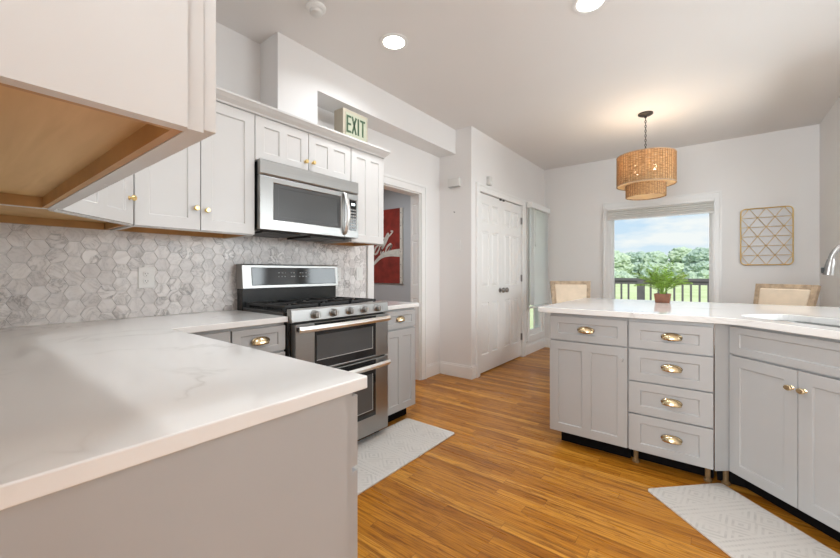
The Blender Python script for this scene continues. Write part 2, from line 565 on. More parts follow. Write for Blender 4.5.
        for k in range(len(per)):
            k2 = (k + 1) % len(per)
            bm.faces.new((g[per[k2]], g[per[k]], bk[k], bk[k2]))
        bm.faces.new(bk)
        return self
    def build(self, name, mat, parent=None, bevel=0, seg=2, smooth=False, world=False, loc=None):
        bm = self.bm
        if world and parent is not None:
            M = Matrix.Translation(parent.location) @ parent.rotation_euler.to_matrix().to_4x4()
            bmesh.ops.transform(bm, matrix=M.inverted(), verts=bm.verts)
        bmesh.ops.recalc_face_normals(bm, faces=bm.faces)
        me = bpy.data.meshes.new(name)
        bm.to_mesh(me); bm.free()
        me.materials.append(MATS[mat])
        o = bpy.data.objects.new(name, me)
        COL.objects.link(o)
        if parent is not None:
            o.parent = parent
        if loc:
            o.location = loc
        if smooth:
            for p in me.polygons:
                p.use_smooth = True
            if smooth != 'all':
                md = o.modifiers.new('edge', 'EDGE_SPLIT'); md.split_angle = R(40)
        if bevel:
            md = o.modifiers.new('bevel', 'BEVEL')
            md.width = bevel; md.segments = seg; md.limit_method = 'ANGLE'; md.angle_limit = R(50)
            md.harden_normals = False
        return o

def thing(name, label, cat, loc=(0, 0, 0), rotz=0, group=None):
    o = bpy.data.objects.new(name, None)
    o.empty_display_size = .05
    COL.objects.link(o)
    o.location = loc
    o.rotation_euler = (0, 0, rotz)
    return tag(o, label, cat, group)
def tag(o, label, cat, group=None, kind=None):
    o['label'] = label
    o['category'] = cat
    if group: o['group'] = group
    if kind: o['kind'] = kind
    return o
def struct(o, label=None):
    o['kind'] = 'structure'
    if label: o['label'] = label
    return o
def plabel(o, s):
    o['label'] = s
    return o

# ------------------------------------------------------------------ setting
CE = 2.745          # ceiling height
WX = -2.48          # wall behind the range
PX = -2.06          # pantry wall
AY = 3.56           # alcove wall
FY = 5.80           # far wall
RX = 0.905          # right wall
HY = 4.20           # hall end wall

def wall_holes(mb, axis, p0, p1, a0, a1, z0, z1, holes):
    """wall slab between p0 and p1 on its thin axis, from a0 to a1, with rectangular openings"""
    As = sorted({a0, a1} | {h[0] for h in holes} | {h[1] for h in holes})
    for s0, s1 in zip(As, As[1:]):
        zz = [z0]
        for h in sorted(holes, key=lambda h: h[2]):
            if h[0] <= s0 + 1e-6 and s1 <= h[1] + 1e-6:
                zz += [h[2], h[3]]
        zz.append(z1)
        for k in range(0, len(zz), 2):
            if zz[k + 1] - zz[k] > 1e-4:
                if axis == 'x':
                    mb.box(p0, p1, s0, s1, zz[k], zz[k + 1])
                else:
                    mb.box(s0, s1, p0, p1, zz[k], zz[k + 1])
    return mb

struct(MB().box(-2.2, 2.1, -3.2, 5.95, -.12, 0).box(-4.9, -2.2, -3.2, 5.07, -.12, 0).build('floor', 'oak_strip_floor'))
struct(MB().box(-2.2, 2.1, -3.2, 5.95, CE, CE + .12).box(-4.9, -2.2, -3.2, 5.07, CE, CE + .12).build('ceiling', 'ceiling_paint'))
# range wall with the hall doorway
DO0, DO1, DOH = 2.478, 3.200, 2.005
struct(wall_holes(MB(), 'x', WX - .12, WX, -.2, AY, 0, CE, [(DO0, DO1, 0, DOH)]).build('wall_left', 'wall_paint'))
struct(MB().box(WX - .12, -.60, -.20, -.08, 0, CE).build('wall_behind_counter', 'wall_paint'))
struct(MB().box(WX - .12, PX, AY, AY + .11, 0, CE).build('wall_alcove', 'wall_paint'))
# pantry wall: double door opening + side window
PD0, PD1, PDH = 3.725, 4.925, 2.065
W20, W21, W2B, W2T = 5.16, 5.69, .26, 2.07
struct(wall_holes(MB(), 'x', PX - .11, PX, AY + .11, FY + .12, 0, CE, [(PD0, PD1, 0, PDH), (W20, W21, W2B, W2T)]).build('wall_pantry', 'wall_paint'))
struct(MB().box(-2.75, -2.65, AY + .11, 5.07, 0, CE).box(-2.65, PX - .11, 5.0, 5.07, 0, CE).build('wall_pantry_inside', 'wall_paint'))
# far wall with window
W10, W11, W1B, W1T = -1.125, 0.0, .30, 2.05
struct(wall_holes(MB(), 'y', FY, FY + .12, PX, RX + .12, 0, CE, [(W10, W11, W1B, W1T)]).build('wall_far', 'wall_paint'))
struct(MB().box(RX, RX + .12, 3.86, FY, 0, CE).box(RX + .12, 2.1, 3.86, 3.98, 0, CE).box(1.98, 2.1, -3.2, 3.86, 0, CE).build('wall_right', 'wall_paint'))
struct(MB().box(-2.6, 1.98, -3.2, -3.08, 0, CE).box(-2.6, -2.48, -3.08, -.2, 0, CE).build('wall_back', 'wall_paint'))
# hall
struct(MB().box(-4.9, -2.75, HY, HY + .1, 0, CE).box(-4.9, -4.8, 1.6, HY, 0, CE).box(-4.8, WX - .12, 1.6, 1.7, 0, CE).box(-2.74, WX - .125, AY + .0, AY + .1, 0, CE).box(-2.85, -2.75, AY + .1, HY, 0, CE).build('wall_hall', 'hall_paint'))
# soffit above the cabinets
SX = -2.262
sf = MB().box(WX, SX, 1.384, 1.70, 2.105, CE).box(WX, SX, 1.70, AY, 2.478, CE)
struct(sf.build('wall_soffit', 'wall_paint'))

# baseboards
def baseboard(name, segs):
    mb = MB()
    for x0, x1, y0, y1 in segs:
        mb.box(x0, x1, y0, y1, 0, .125)
        cx = (x0, x1); 
        dx, dy = (x1 - x0), (y1 - y0)
        if dx < dy: mb.box(x0 + (.0), x1 - .005, y0, y1, .125, .142)
        else: mb.box(x0, x1, y0 + .005, y1, .125, .142)
    struct(mb.build(name, 'trim_paint', bevel=.003))
baseboard('baseboard_alcove', [(WX, PX + .015, AY - .015, AY), (WX, WX + .015, 3.29, AY - .015)])
baseboard('baseboard_pantry', [(PX, PX + .015, AY, 3.638), (PX, PX + .015, 5.012, FY)])
baseboard('baseboard_far', [(PX + .015, -1.21, FY - .015, FY), (.09, RX, FY - .015, FY)])

# hall doorway casing (both jambs, head, jamb lining)
mb = MB()
for a, b in ((2.395, DO0), (DO1, 3.285)):
    mb.box(WX, WX + .02, a, b, 0, DOH + .09)
mb.box(WX, WX + .02, DO0, DO1, DOH, DOH + .09)
mb.box(WX + .02, WX + .028, 2.395, 2.42, 0, DOH + .09).box(WX + .02, WX + .028, 3.26, 3.285, 0, DOH + .09).box(WX + .02, WX + .028, 2.42, 3.26, DOH + .065, DOH + .09)
mb.box(WX - .125, WX, DO0 - .001, DO0 + .012, 0, DOH).box(WX - .125, WX, DO0, DO1, DOH - .012, DOH + .001)
struct(mb.build('trim_1', 'trim_paint', bevel=.003))
# pantry casing
mb = MB()
for a, b in ((PD0 - .085, PD0), (PD1, PD1 + .085)):
    mb.box(PX, PX + .02, a, b, 0, PDH + .085)
mb.box(PX, PX + .02, PD0, PD1, PDH, PDH + .085)
mb.box(PX + .02, PX + .028, PD0 - .085, PD0 - .06, 0, PDH + .085).box(PX + .02, PX + .028, PD1 + .06, PD1 + .085, 0, PDH + .085).box(PX + .02, PX + .028, PD0 - .06, PD1 + .06, PDH + .06, PDH + .085)
struct(mb.build('trim_2', 'trim_paint', bevel=.003))

# six panel doors; local: x along width, -y front
def six_panel(mb, wd, h, t):
    c0, c1 = .085 if wd < .6 else .11, wd / 2 - .035
    d0, d1 = wd / 2 + .035, wd - c0
    ps = []
    for z0, z1 in ((.20, .80), (.98, 1.62), (1.72, h - .11)):
        ps += [(c0, c1, z0, z1), (d0, d1, z0, z1)]
    mb.panelled(0, wd, 0, h, 0, t, ps, depth=.014, ch=.005, raised=.022)
    return mb
DW = (PD1 - PD0) / 2 - .004
for i in range(2):
    d = bpy.data.objects.new('door_%d' % (i + 1), None)
    COL.objects.link(d)
    d.location = (PX - .012, PD0 + .003 + i * (DW + .002), .014)
    d.rotation_euler = (0, 0, R(90))
    struct(d, 'white six panel pantry door leaf, ' + ('left one hinged by the alcove corner' if i == 0 else 'right one hinged by the side window'))
    six_panel(MB(), DW, PDH - .02, .035).build('door_leaf', 'door_paint', d)
    kx = DW - .05 if i == 0 else .05
    MB().lathe([(0, .068), (.020, .066), (.031, .052), (.029, .038), (.012, .028), (.011, .008), (.030, .006), (.030, 0)], (kx, 0, .925), 'y', 20, ).build('door_knob', 'nickel', d, smooth=True).scale = (1, 1, 1)
    hx = .0 if i == 0 else DW
    for z in (.22, 1.02, 1.80):
        mb = MB().tube([(hx, -.014, z), (hx, -.014, z + .09)], .007, 10).box(hx - .012, hx + .012, -.008, .001, z, z + .09)
        mb.build('hinge', 'nickel', d)
    kx = DW - .04 if i == 0 else .04
    MB().box(kx - .02, kx + .02, -.012, .0, PDH - .034, PDH - .016).build('door_catch', 'dark_bronze', d)

# panelled jamb lining on the far side of the hall doorway
struct(MB().panelled(WX - .125, WX, 0, DOH, DO1 - .014, .015, [(WX - .10, WX - .025, a, b) for a, b in ((.20, .88), (1.02, 1.50), (1.56, 1.90))], depth=.006, ch=.004, raised=.006).build('trim_3', 'trim_paint'))

# ------------------------------------------------------------------ window_1 (far wall)
w1 = bpy.data.objects.new('window_1', None)
COL.objects.link(w1); struct(w1, 'wide window looking over the deck, lawn and trees')
mb = MB()
mb.box(W10 - .09, W10, FY - .02, FY, W1B - .1, W1T + .09).box(W11, W11 + .09, FY - .02, FY, W1B - .1, W1T + .09)
mb.box(W10, W11, FY - .02, FY, W1T, W1T + .09).box(W10, W11, FY - .02, FY, W1B - .1, W1B)
mb.box(W10 - .09, W10 - .070, FY - .032, FY - .02, W1B - .1, W1T + .09).box(W11 + .070, W11 + .09, FY - .032, FY - .02, W1B - .1, W1T + .09).box(W10 - .070, W11 + .070, FY - .032, FY - .02, W1T + .068, W1T + .09)
mb.box(W10 - .03, W10 - .015, FY - .027, FY - .02, W1B - .1, W1T).box(W11 + .015, W11 + .03, FY - .027, FY - .02, W1B - .1, W1T)
mb.build('window_casing', 'trim_paint', w1, bevel=.002)
mb = MB()
mb.box(W10, W10 + .012, FY, FY + .12, W1B, W1T).box(W11 - .012, W11, FY, FY + .12, W1B, W1T).box(W10 + .012, W11 - .012, FY, FY + .12, W1T - .012, W1T).box(W10 + .012, W11 - .012, FY - .02, FY + .12, W1B, W1B + .015)
mb.box(W10 + .012, W10 + .032, FY + .05, FY + .09, W1B, W1T).box(W11 - .032, W11 - .012, FY + .05, FY + .09, W1B, W1T).box(W10 + .04, W11 - .04, FY + .05, FY + .09, W1T - .05, W1T - .012).box(W10 + .04, W11 - .04, FY + .05, FY + .09, W1B + .015, W1B + .055)
mb.build('window_frame', 'trim_paint', w1, bevel=.002)
MB().box(W10 + .04, W11 - .04, FY + .068, FY + .072, W1B + .055, W1T - .05).build('window_pane', 'pane_glass', w1)
# folded fabric shade in the head of the window
sh = thing('fabric_window_shade', 'pale grey fabric shade gathered up at the head of the wide deck window', 'window shade', (W10 - .03, FY - .033, 1.877))
ws = W11 - W10 + .05
mb = MB()
mb.box(0, ws, -.035, 0, .14, .175)
mb.build('headrail', 'trim_paint', sh, bevel=.002)
mb = MB()
for k in range(5):
    mb.box(.004, ws - .004, -.032 + .002 * (k % 2), -.004, .012 + k * .026, .012 + k * .026 + .024)
mb.build('folded_cloth', 'shade_cloth', sh, bevel=.004)
MB().box(0, ws, -.034, -.004, 0, .012).build('bottom_rail', 'trim_paint', sh)

# ------------------------------------------------------------------ window_2 (side wall) with slatted blind
w2 = bpy.data.objects.new('window_2', None)
COL.objects.link(w2); struct(w2, 'tall narrow side window next to the pantry doors')
mb = MB()
cs = .075
mb.box(PX, PX + .02, W20 - cs, W20, W2B - cs, W2T + cs).box(PX, PX + .02, W21, W21 + cs, W2B - cs, W2T + cs).box(PX, PX + .02, W20, W21, W2T, W2T + cs).box(PX, PX + .024, W20, W21, W2B - cs, W2B)
mb.box(PX - .11, PX, W20, W20 + .012, W2B, W2T).box(PX - .11, PX, W21 - .012, W21, W2B, W2T).box(PX - .11, PX, W20 + .012, W21 - .012, W2T - .012, W2T).box(PX - .11, PX, W20 + .012, W21 - .012, W2B, W2B + .012)
mb.build('window_casing', 'trim_paint', w2, bevel=.002)
mb = MB()
for z0, z1, xx in ((W2B + .012, 1.2, PX - .034), (1.16, W2T - .012, PX - .066)):
    mb.box(xx, xx + .03, W20 + .012, W20 + .055, z0, z1).box(xx, xx + .03, W21 - .055, W21 - .012, z0, z1).box(xx, xx + .03, W20 + .055, W21 - .055, z1 - .045, z1).box(xx, xx + .03, W20 + .055, W21 - .055, z0, z0 + .06)
    ym = (W20 + W21) / 2
    mb.box(xx + .006, xx + .022, ym - .009, ym + .009, z0 + .06, z1 - .045)
mb.build('window_sash', 'trim_paint', w2, bevel=.002)
MB().box(PX - .046, PX - .043, W20 + .05, W21 - .05, W2B + .05, W2T - .05).build('window_pane', 'pane_glass', w2)
bl = thing('slatted_window_blind', 'white slatted blind on the tall side window, lowered two thirds', 'window blind', (PX + .026, W20 - .115, .66))
bw = .73
MB().box(0, .075, 0, bw, 1.395, 1.47).build('valance', 'blind_white', bl, bevel=.004)
ns = 42
zs0 = .045
for k in range(ns):
    z = zs0 + (1.39 - zs0) * k / ns
    M = Matrix.Translation((.04, 0, z + .012)) @ Matrix.Rotation(R(58), 4, 'Y')
    MB().box(-.024, .024, .006, bw - .006, -.0012, .0012, M).build('slat', 'blind_slat', bl)
MB().box(.015, .065, .004, bw - .004, 0, .02).build('bottom_rail', 'blind_white', bl, bevel=.003)
mb = MB()
for y in (.1, bw - .1):
    mb.box(.060, .0615, y - .008, y + .008, .02, 1.395)
mb.build('ladder_tape', 'blind_white', bl)
MB().tube([(.072, .12, 1.40), (.074, .12, .9)], .003, 6).lathe([(0, -.02), (.008, -.015), (.004, .02)], (.074, .12, .88), 'z', 10).build('tilt_wand', 'plastic_ivory', bl)

# ------------------------------------------------------------------ backsplash
bs = bpy.data.objects.new('wall_backsplash', None)
COL.objects.link(bs); struct(bs, 'pale marble hexagon tile backsplash')
MB().box(WX, WX + .006, -.08, 2.392, .914, 1.42).box(WX, -.64, -.08, -.074, .914, 1.42).build('grout_bed', 'grout', bs)
mb = MB()
s = .0415; g = .0012
hx = s * 1.5; hz = s * math.sqrt(3)
for i in range(int(2.5 / hx) + 2):
    for j in range(9):
        cy = -.08 + i * hx; cz = .914 + j * hz + (hz / 2 if i % 2 else 0)
        if cz > 1.44: continue
        pts = [(cy + (s - g) * math.cos(PI / 3 * k), cz + (s - g) * math.sin(PI / 3 * k)) for k in range(6)]
        pts = [(min(max(y, -.08), 2.39), min(max(z, .914), 1.42)) for y, z in pts]
        ar = sum(pts[k][0] * pts[(k + 1) % 6][1] - pts[(k + 1) % 6][0] * pts[k][1] for k in range(6)) / 2
        if ar < 1e-4: continue
        cen = (sum(p[0] for p in pts) / 6, sum(p[1] for p in pts) / 6)
        a = [mb.bm.verts.new((WX + .006, y, z)) for y, z in pts]
        b = [mb.bm.verts.new((WX + .009, cen[0] + (y - cen[0]) * .985, cen[1] + (z - cen[1]) * .985)) for y, z in pts]
        mb.bm.faces.new(b)
        for k in range(6):
            mb.bm.faces.new((a[k], a[(k + 1) % 6], b[(k + 1) % 6], b[k]))
bmesh.ops.remove_doubles(mb.bm, verts=mb.bm.verts, dist=1e-6)
mb.build('hexagon_tiles', 'marble_hex_tile', bs)

# ------------------------------------------------------------------ cabinet helpers (local: x along the front, -y out of the front)
def cup_pull(parent, x, yf, z, wd=.096):
    mb = MB(); bm = mb.bm
    nu, nv = 16, 8
    a, hgt, dep = wd / 2, .036, .026
    grid = []
    for j in range(nv + 1):
        ph = j / nv * PI / 2
        row = []
        for i in range(nu + 1):
            th = PI * i / nu
            X = -a * math.cos(th) * math.cos(ph * .0 + 0)
            prof = max(0, math.sin(th)) ** 1.0
            row.append(bm.verts.new((x + X, yf - dep * prof * math.cos(ph) - .001, z - .013 + hgt * prof * math.sin(ph) + .0)))
        grid.append(row)
    for j in range(nv):
        for i in range(nu):
            try: bm.faces.new((grid[j][i], grid[j][i + 1], grid[j + 1][i + 1], grid[j + 1][i]))
            except ValueError: pass
    bmesh.ops.remove_doubles(bm, verts=bm.verts, dist=1e-5)
    # oval back plate
    n = 28
    pl0 = [bm.verts.new((x + (a + .004) * math.cos(2 * PI * k / n), yf - .003, z + .003 + .023 * math.sin(2 * PI * k / n))) for k in range(n)]
    pl1 = [bm.verts.new((v.co.x, yf, v.co.z)) for v in pl0]
    bm.faces.new(pl0)
    for k in range(n):
        bm.faces.new((pl0[k], pl0[(k + 1) % n], pl1[(k + 1) % n], pl1[k]))
    o = mb.build('cup_pull', 'brass', parent, smooth=True)
    md = o.modifiers.new('thick', 'SOLIDIFY'); md.thickness = .0015
    return o
def knob(parent, x, yf, z, mat='gold', r=.0135, flat=1.0, seg=8):
    return MB().lathe([(0, .026), (r * .8, .026), (r, .022), (r, .016), (r * .5, .013), (r * .42, .004), (r * .75, .0), (r * .75, -.0005)], (x, yf, z), 'y', seg, (flat, 1)).build('knob', mat, parent, bevel=.0008)
def door(parent, x0, x1, z0, z1, mat, n=1, rail=.058, mid=.058, yf=-.02, name='door', kn=None, kmat='gold', kflat=1.0):
    ps = []
    if n == 1:
        ps = [(x0 + rail, x1 - rail, z0 + rail, z1 - rail)]
    elif n == 2:
        c = (x0 + x1) / 2
        ps = [(x0 + rail, c - mid / 2, z0 + rail, z1 - rail), (c + mid / 2, x1 - rail, z0 + rail, z1 - rail)]
    o = MB().panelled(x0, x1, z0, z1, yf, .0195, ps, depth=.007, ch=.003).build(name, mat, parent, bevel=.0015)
    if kn: knob(o, kn[0], yf, kn[1], kmat, flat=kflat)
    return o
def drawer(parent, x0, x1, z0, z1, mat, rail=.05, yf=-.02, pull=None, pw=.096):
    o = MB().panelled(x0, x1, z0, z1, yf, .0195, [(x0 + rail, x1 - rail, z0 + rail * .8, z1 - rail * .8)], depth=.007, ch=.003).build('drawer', mat, parent, bevel=.0015)
    if pull: cup_pull(o, pull[0], yf, pull[1], pw)
    return o
def base_body(parent, w_, dep, zt, mat='lower_paint', kick=.075, zb=.095):
    MB().box(0, w_, 0, dep, zb, zt).build('carcass', mat, parent, bevel=.001)
    MB().box(.004, w_ - .004, kick, dep - .01, 0, zb).build('toe_kick', 'black_kick', parent)

CX = -1.90            # face of the base cabinets on the range wall
# base cabinet (blind corner) + drawer cabinet left of the range
c = thing('base_cabinet', 'grey corner base cabinet with narrow front between counter leg and drawer unit', 'cabinet', (CX, .605, 0), R(90), 'grey base cabinets on the range wall')
base_body(c, .293, .57, .884)
door(c, .075, .290, .72, .868, 'lower_paint', 0, name='drawer')
door(c, .075, .290, .105, .708, 'lower_paint', 1, rail=.05)
c = thing('base_cabinet', 'grey drawer base cabinet with brass cup pull just left of the range', 'cabinet', (CX, .899, 0), R(90), 'grey base cabinets on the range wall')
base_body(c, .302, .57, .884)
drawer(c, .004, .298, .73, .866, 'lower_paint', pull=(.152, .795), rail=.042)
door(c, .004, .298, .105, .718, 'lower_paint', 1, rail=.05)
c = thing('base_cabinet', 'grey base cabinet with one drawer and twin-panel door right of the range', 'cabinet', (CX, 1.996, 0), R(90), 'grey base cabinets on the range wall')
base_body(c, .369, .57, .884)
drawer(c, .006, .365, .735, .866, 'lower_paint', pull=(.183, .800), pw=.085, rail=.045)
door(c, .006, .365, .105, .722, 'lower_paint', 2, rail=.052, mid=.05)
# foreground leg: units with their backs to the camera side, fronts facing the range
c = thing('base_cabinet', 'grey foreground base cabinet with plain end panel under the white counter', 'cabinet', (-.667, .60, 0), R(180), 'grey base cabinets of the foreground leg')
base_body(c, .60, .67, .884)
drawer(c, .003, .598, .70, .868, 'lower_paint')
door(c, .003, .299, .105, .688, 'lower_paint', 1)
door(c, .302, .598, .105, .688, 'lower_paint', 1)
MB().box(-.014, 0, .028, .67, .0, .8835).build('end_panel', 'lower_paint', c)
c = thing('base_cabinet', 'grey base cabinet under the foreground counter beside the corner', 'cabinet', (-1.268, .60, 0), R(180), 'grey base cabinets of the foreground leg')
base_body(c, .60, .67, .884)
drawer(c, .003, .597, .70, .868, 'lower_paint')
door(c, .003, .597, .105, .688, 'lower_paint', 2)

# counters
def slab(name, pts, z0, z1, label, hole=None):
    mb = MB()
    mb.prism(pts, z0, z1)
    o = mb.build(name, 'quartz_white', None, bevel=.003, seg=3)
    return tag(o, label, 'countertop', 'white quartz countertops')
slab('countertop', [(WX + .009, -.073), (-.648, -.073), (-.648, .632), (-1.862, .632), (-1.862, 1.204), (WX + .009, 1.204)], .884, .914,
     'white veined L-shaped foreground countertop running into the corner left of the range')
slab('countertop', [(WX + .009, 1.994), (-1.862, 1.994), (-1.862, 2.388), (WX + .009, 2.388)], .884, .914,
     'short white countertop piece between the range and the hall doorway')

# ------------------------------------------------------------------ upper cabinets
UX = -2.14
def upper_shell(parent, w_, dep, z0, z1, zb=None, open_bottom=True):
    """carcass with a raised plywood bottom, visible from below"""
    mb = MB()
    t = .018
    mb.box(0, t, .02, dep, z0, z1).box(w_ - t, w_, .02, dep, z0, z1).box(t, w_ - t, .02, dep, z1 - t, z1)
    mb.box(0, w_, 0, .02, z0, z0 + .045).box(0, w_, 0, .02, z1 - .045, z1).box(0, .04, 0, .02, z0 + .045, z1 - .045).box(w_ - .04, w_, 0, .02, z0 + .045, z1 - .045)
    mb.box(t, w_ - t, dep - .006, dep, z0 + .05, z1 - t)
    mb.build('carcass', 'upper_paint', parent)
    MB().box(t, w_ - t, .02, dep - .006, z0 + .036, z0 + .048).build('underside_panel', 'plywood', parent)
    mb = MB().box(t, t + .012, .034, dep - .03, z0 + .001, z0 + .036).box(w_ - t - .012, w_ - t, .034, dep - .03, z0 + .001, z0 + .036).box(t, w_ - t, .02, .034, z0 + .002, z0 + .036).box(t, w_ - t, dep - .03, dep - .006, z0 + .002, z0 + .036)
    mb.build('underside_rail', 'rail_wood', parent)
c = thing('upper_cabinet', 'double door upper cabinet left of the microwave with two gold knobs', 'cabinet', (UX, .557, 0), R(90), 'upper cabinets over the range wall')
upper_shell(c, .593, .338, 1.375, 2.10)
door(c, .011, .295, 1.380, 2.085, 'upper_paint', 1, kn=(.272, 1.492))
door(c, .299, .592, 1.380, 2.085, 'upper_paint', 1, kn=(.325, 1.487))
c = thing('upper_cabinet', 'short two door upper cabinet sitting on top of the microwave', 'cabinet', (UX, 1.151, 0), R(90), 'upper cabinets over the range wall')
MB().box(0, .743, 0, .338, 1.818, 2.10).build('carcass', 'upper_paint', c)
door(c, .003, .370, 1.822, 2.085, 'upper_paint', 2, rail=.055, mid=.055, kn=(.346, 1.888))
door(c, .374, .741, 1.822, 2.085, 'upper_paint', 2, rail=.055, mid=.055, kn=(.404, 1.893))
c = thing('upper_cabinet', 'narrow twin-panel upper cabinet right of the microwave beside the hall doorway', 'cabinet', (UX, 1.895, 0), R(90), 'upper cabinets over the range wall')
upper_shell(c, .352, .338, 1.385, 2.10)
door(c, .003, .350, 1.388, 2.085, 'upper_paint', 2, rail=.055, mid=.055)
# diagonal corner cabinet
A = Vector((-1.825, .256)); B = Vector((-2.126, .557))
c = thing('upper_cabinet', 'diagonal corner upper cabinet with a gold knob at its right edge', 'cabinet', (A.x, A.y, 0), R(135), 'upper cabinets over the range wall')
lw = (B - A).length
MB().prism([(WX + .001, -.079), (-1.803, -.079), (-1.803, .250), (A.x, A.y), (B.x, B.y - .002), (WX + .001, B.y - .002)], 1.425, 2.10).build('carcass', 'upper_paint', c, world=True)
MB().prism([(WX + .002, -.078), (-1.805, -.078), (-1.805, .235), (A.x, A.y - .008), (B.x - .004, B.y - .004), (WX + .002, B.y - .004)], 1.412, 1.424).build('underside_panel', 'plywood', c, world=True)
MB().box(0, lw, -.001, .018, 1.375, 1.42).build('face_rail', 'upper_paint', c)
mb = MB().box(.02, lw - .02, .019, .034, 1.378, 1.411)
mb.build('underside_rail', 'rail_wood', c)
MB().box(WX + .002, B.x, .532, .548, 1.378, 1.411).box(WX + .002, WX + .028, -.05, .53, 1.378, 1.411).build('side_rail', 'rail_wood', c, world=True)
door(c, .012, lw - .018, 1.380, 2.085, 'upper_paint', 2, rail=.055, mid=.055, kn=(lw - .046, 1.496))
# near cabinet over the foreground counter
c = thing('upper_cabinet', 'near upper cabinet over the foreground counter, wooden underside seen from below', 'cabinet', (-.620, .254, 0), R(180), 'upper cabinets over the foreground counter')
upper_shell(c, 1.180, .332, 1.375, 2.10)
MB().box(-.005, 0, .024, .331, 1.375, 2.087).build('end_panel', 'upper_paint', c)
door(c, .002, .586, 1.380, 2.085, 'upper_paint', 1)
door(c, .590, 1.174, 1.380, 2.085, 'upper_paint', 1)

# crown moulding along the cabinet tops
def sweep(path, prof, closed=False):
    mb = MB(); rings = []
    n = len(path)
    for i, p in enumerate(path):
        p = Vector(p)
        dirs = []
        if i > 0: dirs.append((p - Vector(path[i - 1])).normalized())
        if i < n - 1: dirs.append((Vector(path[i + 1]) - p).normalized())
        nrm = [Vector((d.y, -d.x)) for d in dirs]
        m = sum(nrm, Vector((0, 0))).normalized()
        k = 1 / max(.3, m.dot(nrm[0]))
        rings.append([mb.bm.verts.new((p.x + m.x * o * k, p.y + m.y * o * k, z)) for o, z in prof])
    q = len(prof)
    for a, b in zip(rings, rings[1:]):
        for k in range(q):
            mb.bm.faces.new((a[k], a[(k + 1) % q], b[(k + 1) % q], b[k]))
    mb.bm.faces.new(rings[0]); mb.bm.faces.new(rings[-1][::-1])
    return mb
path = [(-.619, -.07), (-.619, .278), (-1.835, .278), (-2.119, .56), (-2.119, 2.248), (WX + .002, 2.248)]
prof = [(-.0, 2.103), (-.0, 2.088), (.004, 2.088), (.008, 2.098), (.014, 2.104), (.026, 2.116), (.036, 2.130), (.042, 2.136), (.042, 2.148), (-.02, 2.148), (-.02, 2.103)]
o = sweep(path, prof).build('crown_moulding', 'upper_paint')
tag(o, 'pale crown moulding running along the tops of the upper cabinets', 'moulding')

# ------------------------------------------------------------------ exit sign
e = thing('exit_sign', 'old cream box EXIT sign with green letters standing on the upper cabinets', 'sign', (-2.205, 2.020, 2.1008), R(90))
EW, EH, ED = .258, .308, .105
MB().box(-EW / 2, EW / 2, 0, ED, 0, EH).build('sign_case', 'exit_case', e, bevel=.004)
MB().box(-EW / 2 + .025, EW / 2 - .02, -.004, 0, .095, EH - .025).build('sign_face', 'exit_face', e)
mb = MB()
lx, z0, z1, st = -.098, .132, .262, .015
def bar(x0, x1, a, b): mb.box(x0, x1, -.006, -.0035, a, b)
bar(lx, lx + st, z0, z1)
for z in (z0, (z0 + z1) / 2 - st / 2, z1 - st): bar(lx + st, lx + .045, z, z + st)
cx = lx + .075
for sg in (1, -1):
    ln = math.hypot(.04, z1 - z0); an = math.atan2(z1 - z0, .04 * sg)
    M = Matrix.Translation((cx + .002, -.00475, (z0 + z1) / 2)) @ Matrix.Rotation(-an, 4, 'Y')
    mb.box(-ln / 2, ln / 2, -.00125, .00125, -st / 2, st / 2, M)
bar(lx + .113, lx + .113 + st, z0, z1)
bar(lx + .160, lx + .160 + st, z0, z1 - st); bar(lx + .140, lx + .192, z1 - st, z1)
mb.build('lettering', 'exit_green', e)

# ------------------------------------------------------------------ microwave
m = thing('microwave', 'stainless over-the-range microwave with dark window and curved handle', 'microwave', (-2.090, 1.160, 0), R(90))
mw = .772
MB().box(.004, .730, .018, .375, 1.408, 1.816).build('body', 'black_plastic', m, bevel=.003)
MB().extrude_x([(.022, 1.735), (-.004, 1.735), (-.010, 1.745), (-.010, 1.821), (-.006, 1.825), (.022, 1.825)], 0, mw).build('vent_panel', 'stainless', m, bevel=.002)
f = MB().panelled(0, .640, 1.412, 1.731, -.008, .030, [(.085, .612, 1.470, 1.700)], depth=.004, ch=.006).build('microwave_door', 'stainless', m, bevel=.003)
MB().panelled(.091, .606, 1.476, 1.694, -.0065, .003, [(.120, .578, 1.497, 1.673)], depth=.0012, ch=.001).build('door_window', 'micro_window', f)
k = MB().panelled(.642, mw, 1.412, 1.731, -.008, .030, [(.684, .757, 1.462, 1.692)], depth=.003, ch=.003).build('control_panel', 'stainless', m, bevel=.003)
MB().box(.689, .752, -.0075, -.004, 1.467, 1.687).build('keypad', 'glass_black', k)
mb = MB()
for i in range(3):
    for j in range(7):
        mb.box(.697 + i * .018, .710 + i * .018, -.0082, -.0074, 1.478 + j * .022, 1.490 + j * .022)
mb.build('keypad_legend', 'keys_grey', k)
MB().box(.706, .738, -.0083, -.0074, 1.648, 1.664).build('clock_display', 'display_glow', k)
pts = [(.636, -.008, 1.432)]
for i in range(13):
    a = i / 12
    pts.append((.636, -.020 - .040 * math.sin(PI * a), 1.437 + a * .285))
pts.append((.636, -.008, 1.727))
MB().tube(pts, .0115, 12, flat=(1.25, .6)).build('handle', 'chrome', f, smooth=True)
MB().box(.05, .32, .06, .34, 1.400, 1.408).box(.40, .70, .06, .34, 1.396, 1.408).build('vent_filter', 'dark_bronze', m)
MB().lathe([(0, -.011), (.008, -.011), (.009, -.0095)], (.405, 0, 1.775), 'y', 20, ).build('badge', 'ligth_grey_trim', m)

